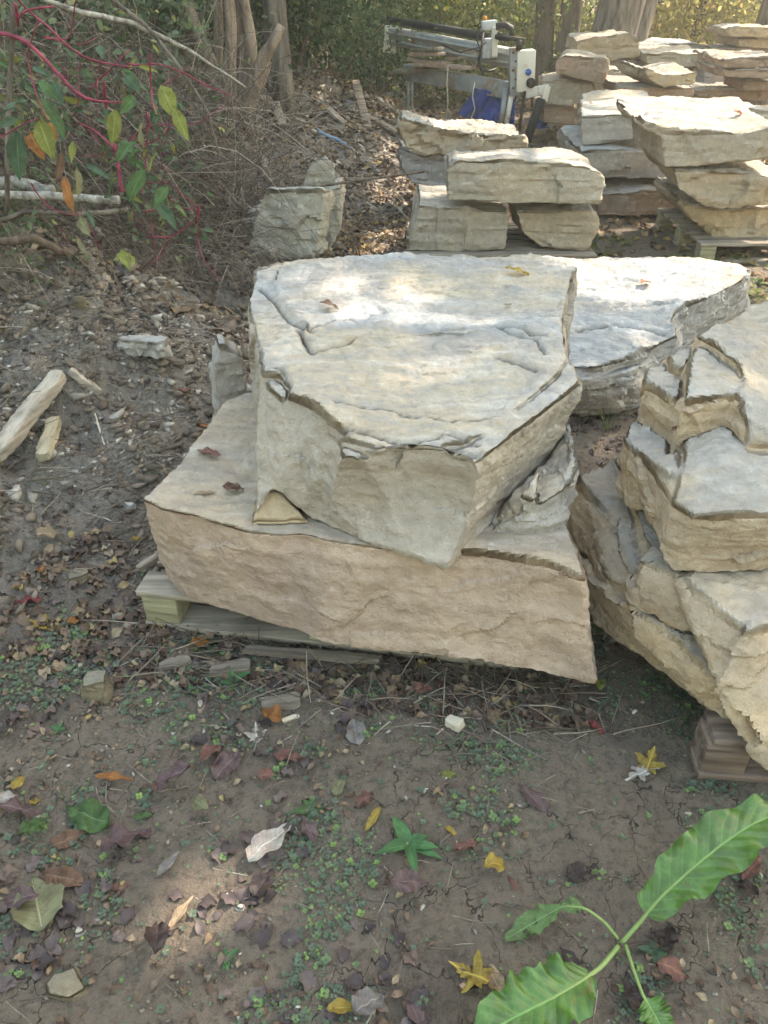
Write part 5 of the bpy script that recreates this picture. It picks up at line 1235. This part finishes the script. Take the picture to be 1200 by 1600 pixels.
FL = [
 ('small white maple leaf right of the yellowish pebble', 401, 1153, 46, 'maple', 'pale', 100), ('yellow maple leaf lying under a white one on the mud at right', 1012, 1200, 58, 'maple', 'yellow', 60), ('white maple leaf on the yellow maple leaf at right', 998, 1214, 50, 'maple', 'pale', 200),
 ('large yellow maple leaf above the lower dock leaf', 742, 1530, 78, 'maple', 'yellow', 150), ('pale tan leaf tucked against the large yellow maple leaf', 774, 1538, 48, 'oval', 'tan', 300), ('curled orange leaf at the bottom edge', 536, 1583, 40, 'curled', 'yellow', 10),
 ('curled golden leaf with a brown one beside it, right of centre', 773, 1368, 46, 'curled', 'yellow', 20), ('slim brown leaf right of the curled golden leaf', 800, 1382, 34, 'thin', 'redbrown', 110), ('mauve brown leaf on the mud above the dock plant', 832, 1252, 58, 'oval', 'purple', 130),
 ('blackish crumpled leaf left of the upper dock leaf', 905, 1368, 46, 'broad', 'dark', 20), ('red brown leaf right of the dock stem base', 1046, 1530, 54, 'oval', 'redbrown', 350), ('large silvery leaf with prominent veins, left of centre', 424, 1320, 88, 'oval', 'pale', 50),
 ('grey withered leaf standing up below the slab', 556, 1148, 52, 'broad', 'grey', 100), ('glossy orange brown leaf below the pallet scraps', 426, 1125, 48, 'oval', 'orange', 140), ('bright orange leaf in front of the pallet', 316, 1015, 42, 'oval', 'orange', 40),
 ('rusty brown leaf left of the bright orange one', 283, 1022, 28, 'oval', 'redbrown', 60), ('grey purple leaf below the brown pebble', 358, 1200, 66, 'oval', 'purple', 60), ('red tinged leaf just below the brown pebble', 334, 1184, 54, 'oval', 'redbrown', 70),
 ('dull mauve leaf in the twiggy patch at left', 268, 1232, 70, 'oval', 'purple', 200), ('broad green toothed leaf flat on the mud at left', 140, 1284, 72, 'broad', 'green', 160), ('big olive leaf with a grey leaf lying over it, lower left', 62, 1418, 86, 'broad', 'olive', 120),
 ('grey mauve leaf overlapping the big olive leaf', 36, 1416, 58, 'oval', 'purple', 185), ('dark purple curled leaf near the sunlit mud patch', 252, 1482, 66, 'curled', 'dark', 100), ('folded tan leaf above the dark purple curled leaf', 284, 1430, 52, 'thin', 'tan', 60),
 ('half black, half cream leaf left of the sunlit patch', 265, 1352, 50, 'thin', 'grey', 60), ('grey mauve leaf at the left edge below a white scrap', 32, 1276, 56, 'oval', 'purple', 10), ('small yellow leaf at the left edge', 31, 1228, 28, 'oval', 'yellow', 80),
 ('tiny yellow leaf below the small yellow one at left', 54, 1258, 20, 'broad', 'yellow', 20), ('pale scrap of leaf at the left edge', 14, 1252, 26, 'broad', 'pale', 30), ('olive leaf lying alone right of the twiggy patch', 312, 1266, 50, 'oval', 'olive', 140),
 ('yellow maple leaf left of the pallet', 66, 982, 50, 'maple', 'yellow', 170), ('crimson leaf above the yellow maple leaf at left', 46, 944, 38, 'oval', 'red', 10), ('orange brown leaf right of the yellow maple leaf', 120, 976, 30, 'oval', 'orange', 50),
 ('small orange leaf among dark litter left of the flat stone', 66, 896, 24, 'oval', 'orange', 130), ('curled tan leaf by a white chip at upper left mud', 78, 846, 34, 'curled', 'tan', 20), ('torn olive leaf in the middle of the mud', 531, 1228, 50, 'oval', 'olive', 80),
 ('crinkled brown leaf with a white tip, middle of the mud', 567, 1258, 34, 'broad', 'redbrown', 200), ('narrow yellow leaf above the small green weed', 582, 1285, 46, 'thin', 'yellow', 240), ('curved yellow leaf right of the small green weed', 702, 1300, 40, 'thin', 'yellow', 130),
 ('mauve brown leaf below the curved yellow leaf', 728, 1328, 46, 'oval', 'redbrown', 30), ('ribbed grey leaf below the small green weed', 640, 1390, 62, 'oval', 'purple', 5), ('blackened leaf left of the ribbed grey one', 412, 1384, 48, 'broad', 'dark', 60),
 ('folded brown leaf in the litter heap at left', 104, 1380, 66, 'oval', 'brown', 350), ('grey purple leaf above the heart-shaped seedlings at left', 202, 1322, 74, 'oval', 'purple', 40), ('rust brown leaf in the twigs below the slab', 660, 1082, 38, 'oval', 'redbrown', 10),
 ('dull red leaf below the white maple leaf', 452, 1188, 52, 'oval', 'redbrown', 350), ('small red brown leaf under the dull red leaf', 418, 1216, 32, 'oval', 'redbrown', 20), ('mottled pale leaf beside the curled orange leaf at bottom', 578, 1575, 56, 'broad', 'grey', 40),
 ('grey mauve leaf at the bottom edge, right of the mottled one', 646, 1582, 50, 'oval', 'purple', 110), ('dusty red leaf under the tip of the upper dock leaf', 1172, 1362, 50, 'oval', 'redbrown', 40), ('dark folded leaf below the dusty red one at right', 1160, 1392, 40, 'oval', 'dark', 120),
 ('small orange red leaf in the shade of the right boulder', 930, 1142, 30, 'oval', 'red', 330), ('grey leaf left of the narrow yellow leaf', 482, 1300, 50, 'oval', 'purple', 120), ('white skeleton leaf at the right end of the tan slab', 938, 1010, 52, 'maple', 'pale', 280),
 ('yellow green leaf below the right end of the tan slab', 932, 1078, 44, 'oval', 'yg', 70), ('dark leaf beside the dock stem base', 1040, 1470, 44, 'broad', 'dark', 60), ('small black leaf above the lower dock leaf', 888, 1500, 36, 'oval', 'dark', 120),
 ('dark brown leaf under the lowest dock stalk', 990, 1560, 60, 'oval', 'dark', 100), ('green leaf blade stuck between dead leaves at left', 58, 1305, 48, 'oval', 'green', 60), ('small green leaf right of the broad toothed leaf', 226, 1278, 30, 'oval', 'green', 20),
 ('brown leaf under the broad toothed leaf', 108, 1316, 50, 'oval', 'brown', 30), ('rusty strip of leaf in the twiggy patch', 180, 1222, 50, 'thin', 'orange', 5), ('red leaf curled beside a mauve one below the brown pebble', 246, 1236, 40, 'thin', 'redbrown', 100),
 ('pale pink leaf near the seedlings at left', 186, 1394, 34, 'oval', 'redbrown', 30), ('brown rolled leaf above the flat olive stone', 50, 1520, 50, 'thin', 'brown', 60), ('pinkish leaf at the edge of the bank, beside the slab', 294, 618, 30, 'broad', 'redbrown', 40), ('tiny yellow leaf left of the tan slab', 214, 848, 18, 'broad', 'yellow', 80)]
for i, (l_, px, py, s_, sh, cl_, dg_) in enumerate(FL):
    fallen(l_, px, py, s_, sh, cl_, dg_, i + 1)
fallen('yellow green leaf on the far right corner of the grey block', 808, 431, 40, 'oval', 'yellow', 350, 81, .815)
fallen('curled brown leaf on top of the grey block', 515, 486, 32, 'curled', 'brown', 0, 82, .800)
fallen('dark red leaf on the left part of the tan slab', 327, 711, 42, 'oval', 'redbrown', 340, 83, .468)
fallen('long tan leaf on the left part of the tan slab', 321, 773, 36, 'thin', 'tan', 10, 84, .468)
fallen('brown leaf scrap on the slab beside the grey block', 366, 768, 36, 'broad', 'brown', 10, 85, .468)
fallen('small rusty leaf at the back left of the tan slab', 318, 668, 20, 'oval', 'orange', 330, 86, .468)
fallen('small orange leaf on the broad flat slab behind', 1008, 446, 20, 'curled', 'orange', 30, 87, .41)
fallen('orange leaf on the overhanging slab at right', 1152, 182, 18, 'curled', 'orange', 30, 88, .83)
fallen('small pale leaf on the right of the grey block', 793, 481, 16, 'broad', 'tan', 80, 89, .795)
fallen('withered brown leaf on a ledge of the layered boulder', 1056, 672, 24, 'oval', 'brown', 40, 90, .65)
stone_leaves('dead leaves on the tilted yellow boulder', [D(690, 196, 6.7), D(740, 200, 6.6)], 26, .12, .06)
stone_leaves('dead leaves caught on the tapered grey slab', [D(1140, 272, 5.35)], 12, .05, .05)
stone_leaves('dry leaves on the pale bluish block', [D(930, 163, 7.2)], 14, .1, .06)

# ------------------------------------------------------------------ living weeds
DOCK = leaf_mat('dock_leaf', [(0, (.075, .16, .032)), (1, (.095, .195, .04))], .22, .5, .36, veins=True, brown=(.16, .13, .04), vb=.26)
DOCKH = leaf_mat('dock_holed', [(0, (.10, .17, .06)), (1, (.12, .19, .07))], .25, veins=True, spots=(.025, .02, .015))
STALK = plain('stalk', (.20, .27, .09), .45, 0, .2, 20)
dc = G(968, 1474)
dk_ = thing('dock_plant', 'broad-leaved dock plant with big wavy green leaves in the lower right', 'plant', tuple(dc))
def dock_leaf(pp, w0, mat, n=64, m=29, hw=None, seed=0, stalk=0.4, r_=.0042):
    """pp: photo positions with heights along the midrib; the first part is stalk"""
    q = np.array([P(a, b_, z) for a, b_, z in pp])
    kk = np.linspace(0, len(q) - 1, 60); ii = np.minimum(kk.astype(int), len(q) - 2); f = (kk - ii)[:, None]
    p = q[ii] * (1 - f) + q[ii + 1] * f
    for _ in range(8): p[1:-1] = (p[:-2] + p[1:-1] * 2 + p[2:]) / 4
    r = np.interp(np.linspace(0, 1, 60), [0, stalk, 1], [r_ * 1.2, r_, r_ * .18])
    lf = None
    s0 = int(60 * stalk); b_ = p[s0:]; t = np.linspace(0, 1, n); k = t * (len(b_) - 1); i0 = np.minimum(k.astype(int), len(b_) - 2)
    c_ = b_[i0] * (1 - (k - i0))[:, None] + b_[i0 + 1] * (k - i0)[:, None]
    tg = np.gradient(c_, axis=0); tg /= np.linalg.norm(tg, axis=1)[:, None]
    sd = np.cross(tg, (0, 0, 1.0)); sd /= np.linalg.norm(sd, axis=1)[:, None]; up = np.cross(sd, tg)
    w = np.interp(t, *hw) * w0 / 2 * .84 * (1 + .06 * np.sin(t * 23 + seed) + .04 * np.sin(t * 51 + seed))
    v = np.linspace(-1, 1, m)
    V = c_[:, None] + sd[:, None] * (v[None, :, None] * w[:, None, None])
    ruf = (np.sin(t * 30 + seed)[:, None] * .5 + np.sin(t * 47 + 2 + seed)[:, None] * .3 * np.sign(v)[None]) * np.abs(v)[None] ** 2.2
    V = V + up[:, None] * ((.22 * np.abs(v)[None] * w[:, None] + .46 * w[:, None] * ruf + .006 * w[:, None] * np.sin(t * 60)[:, None] * (1 - np.abs(v))[None]))[:, :, None]
    i = np.arange(n * m).reshape(n, m); Q = np.stack([i[:-1, :-1], i[1:, :-1], i[1:, 1:], i[:-1, 1:]], -1).reshape(-1, 4)
    uv = np.stack([np.repeat(t, m), np.tile(v, n)], 1)
    hq = np.stack([uv[:, 0] * 9 * (1.6 if mat is DOCKH else 1), uv[:, 1] * 3, np.full(n * m, seed * 2.0)], 1)
    hn = fbm(hq * (2.2 if mat is DOCKH else 1.3), 2, 400 + seed)
    eat = hn > ((.20 if mat is DOCKH else .50) - .30 * (np.abs(uv[:, 1]) > .9))
    eat &= (np.abs(uv[:, 1]) > .09) & (uv[:, 0] > (.4 if mat is DOCKH else .08))
    Q = Q[~eat[Q].all(1)]                                  # holes eaten by insects
    me = make_mesh('leaf', V.reshape(-1, 3), Q, uv=uv); vattr(me, 'var', np.full(n * m, .5 + .3 * math.sin(seed)))
    lf = put('leaf', me, mat, dk_, True)
    rb = MB().tube(p - (0, 0, .002), r, 8); rb = np.vstack(rb.V), rb
    rb[1].build('midrib', STALK, lf, True)
dock_leaf([(972, 1472, .012), (1000, 1440, .05), (1032, 1402, .09), (1080, 1358, .13), (1130, 1318, .16), (1180, 1285, .17), (1240, 1262, .16)], .130, DOCK, hw=([0, .06, .16, .35, .6, .85, 1], [.22, .62, .72, 1.0, 1.05, .75, .1]), seed=1, stalk=.22)
dock_leaf([(966, 1478, .012), (940, 1510, .03), (905, 1535, .05), (860, 1562, .06), (800, 1592, .06), (730, 1630, .05)], .138, DOCK, hw=([0, .08, .25, .6, .85, 1], [.15, .62, .95, 1.05, .7, .1]), seed=2, stalk=.30)
dock_leaf([(966, 1466, .012), (945, 1440, .04), (915, 1418, .055), (880, 1415, .055), (845, 1435, .03), (790, 1468, .012)], .062, DOCKH, hw=([0, .1, .25, .35, .6, .85, 1], [.1, .7, .5, .25, .95, .8, .2]), seed=3, stalk=.42, r_=.003)
dock_leaf([(978, 1476, .012), (992, 1520, .03), (1005, 1555, .035), (1020, 1580, .03), (1045, 1625, .02)], .075, DOCK, hw=([0, .2, .5, .8, 1], [.2, .9, 1, .7, .1]), seed=4, stalk=.55, r_=.003)
def weed(label, px, py, leaves, mat, spread=.05, w=.018, seed=0, lift=.5):
    c_ = G(px, py); t = thing('weed', label, 'weed', tuple(c_)); g = random.Random(seed)
    for k in range(leaves):
        a = 2 * math.pi * k / leaves + g.uniform(-.4, .4); ln = spread * g.uniform(.7, 1.2)
        V, Q, uv = flat_leaf(ln, w * g.uniform(.8, 1.2), 9, 5, .25, .6, .04, .7, seed=k + seed)
        M = np.array(Matrix.Rotation(a, 3, 'Z') @ Matrix.Rotation(-lift * g.uniform(.5, 1.2), 3, 'Y'))
        me = make_mesh('leaf', V @ M.T + c_ + (0, 0, .004), Q, uv=uv); vattr(me, 'var', np.full(len(V), g.random()))
        put('leaf', me, mat, t, True)
WEED = leaf_mat('weed_leaf', [(0, (.06, .15, .06)), (1, (.09, .20, .07))], .3, veins=True)
weed('green rosette weed in the middle of the mud', 638, 1322, 8, WEED, .072, .026, 3)
weed('dark green sprout among wood scraps before the pallet', 366, 1068, 4, WEED, .055, .024, 5, .8)
weed('small grey green rosette right of the dock stem', 1022, 1490, 6, LC['bluegreen'], .034, .016, 7)
weed('bright sprout at the left, above the twiggy patch', 92, 1142, 4, WEED, .026, .014, 9)
weed('low dark weed below the dull red leaf', 485, 1268, 5, LC['green'], .04, .018, 11)
weed('tiny sprout left of the blue painted scrap', 298, 1082, 3, WEED, .03, .011, 13, 1.0)
weed('small lit sprout on the sunlit mud patch', 356, 1500, 6, WEED, .026, .012, 15)
weed('yellow flecked weed below the wooden cube', 698, 1212, 5, LC['yg'], .022, .012, 17)
gtu = thing('grass_tuft', 'tuft of arching grass blades between the big block and right boulder', 'grass', tuple(G(945, 672)))
gc = G(945, 672)
for k, (a, l_, h_) in enumerate([(2.6, .10, .10), (.5, .12, .10), (.1, .14, .08), (1.2, .1, .12), (-.5, .10, .05), (2.0, .08, .09)]):
    t_ = np.linspace(0, 1, 9); q = np.stack([math.cos(a) * l_ * t_, math.sin(a) * l_ * t_ * .6, h_ * np.sin(t_ * 2.6)], 1) + gc
    V = np.vstack([q + (0, 0, .0), q + np.outer(1 - t_ ** 2, (.003, -.002, .003))])
    put('blade', make_mesh('blade', V, [(i, i + 1, i + 10, i + 9) for i in range(8)]), LC['green'] if k % 2 else LC['yg'], gtu)
# low ground plants by the rear stacks
gp = ground_pts(1500, .9, 2.6, 4.0, 6.0, lambda x, y: nz2(x, y, 2.4, 201) > .05, .02)
tag(put('ground_cover', leaves_mesh('ground_cover', gp, .05, .7), MID_LEAF), 'low green plants on the ground between the rear stacks', 'ground cover', None, 'stuff')

# ------------------------------------------------------------------ haze volume added to imitate lens veil
hm = bpy.data.materials.new('haze'); hm.use_nodes = True; hm.node_tree.nodes.clear()
ho = hm.node_tree.nodes.new('ShaderNodeOutputMaterial'); hv = hm.node_tree.nodes.new('ShaderNodeVolumePrincipled')
hv.inputs['Color'].default_value = (.96, .93, .87, 1); hv.inputs['Density'].default_value = .0068; hv.inputs['Anisotropy'].default_value = .4
hm.node_tree.links.new(hv.outputs[0], ho.inputs['Volume'])
tag(put('haze', MB().box((0, 52, 7.6), (146, 122, 18)).mesh('haze'), hm), 'thin added haze imitating lens veil and milky distance', 'haze', None, 'stuff')
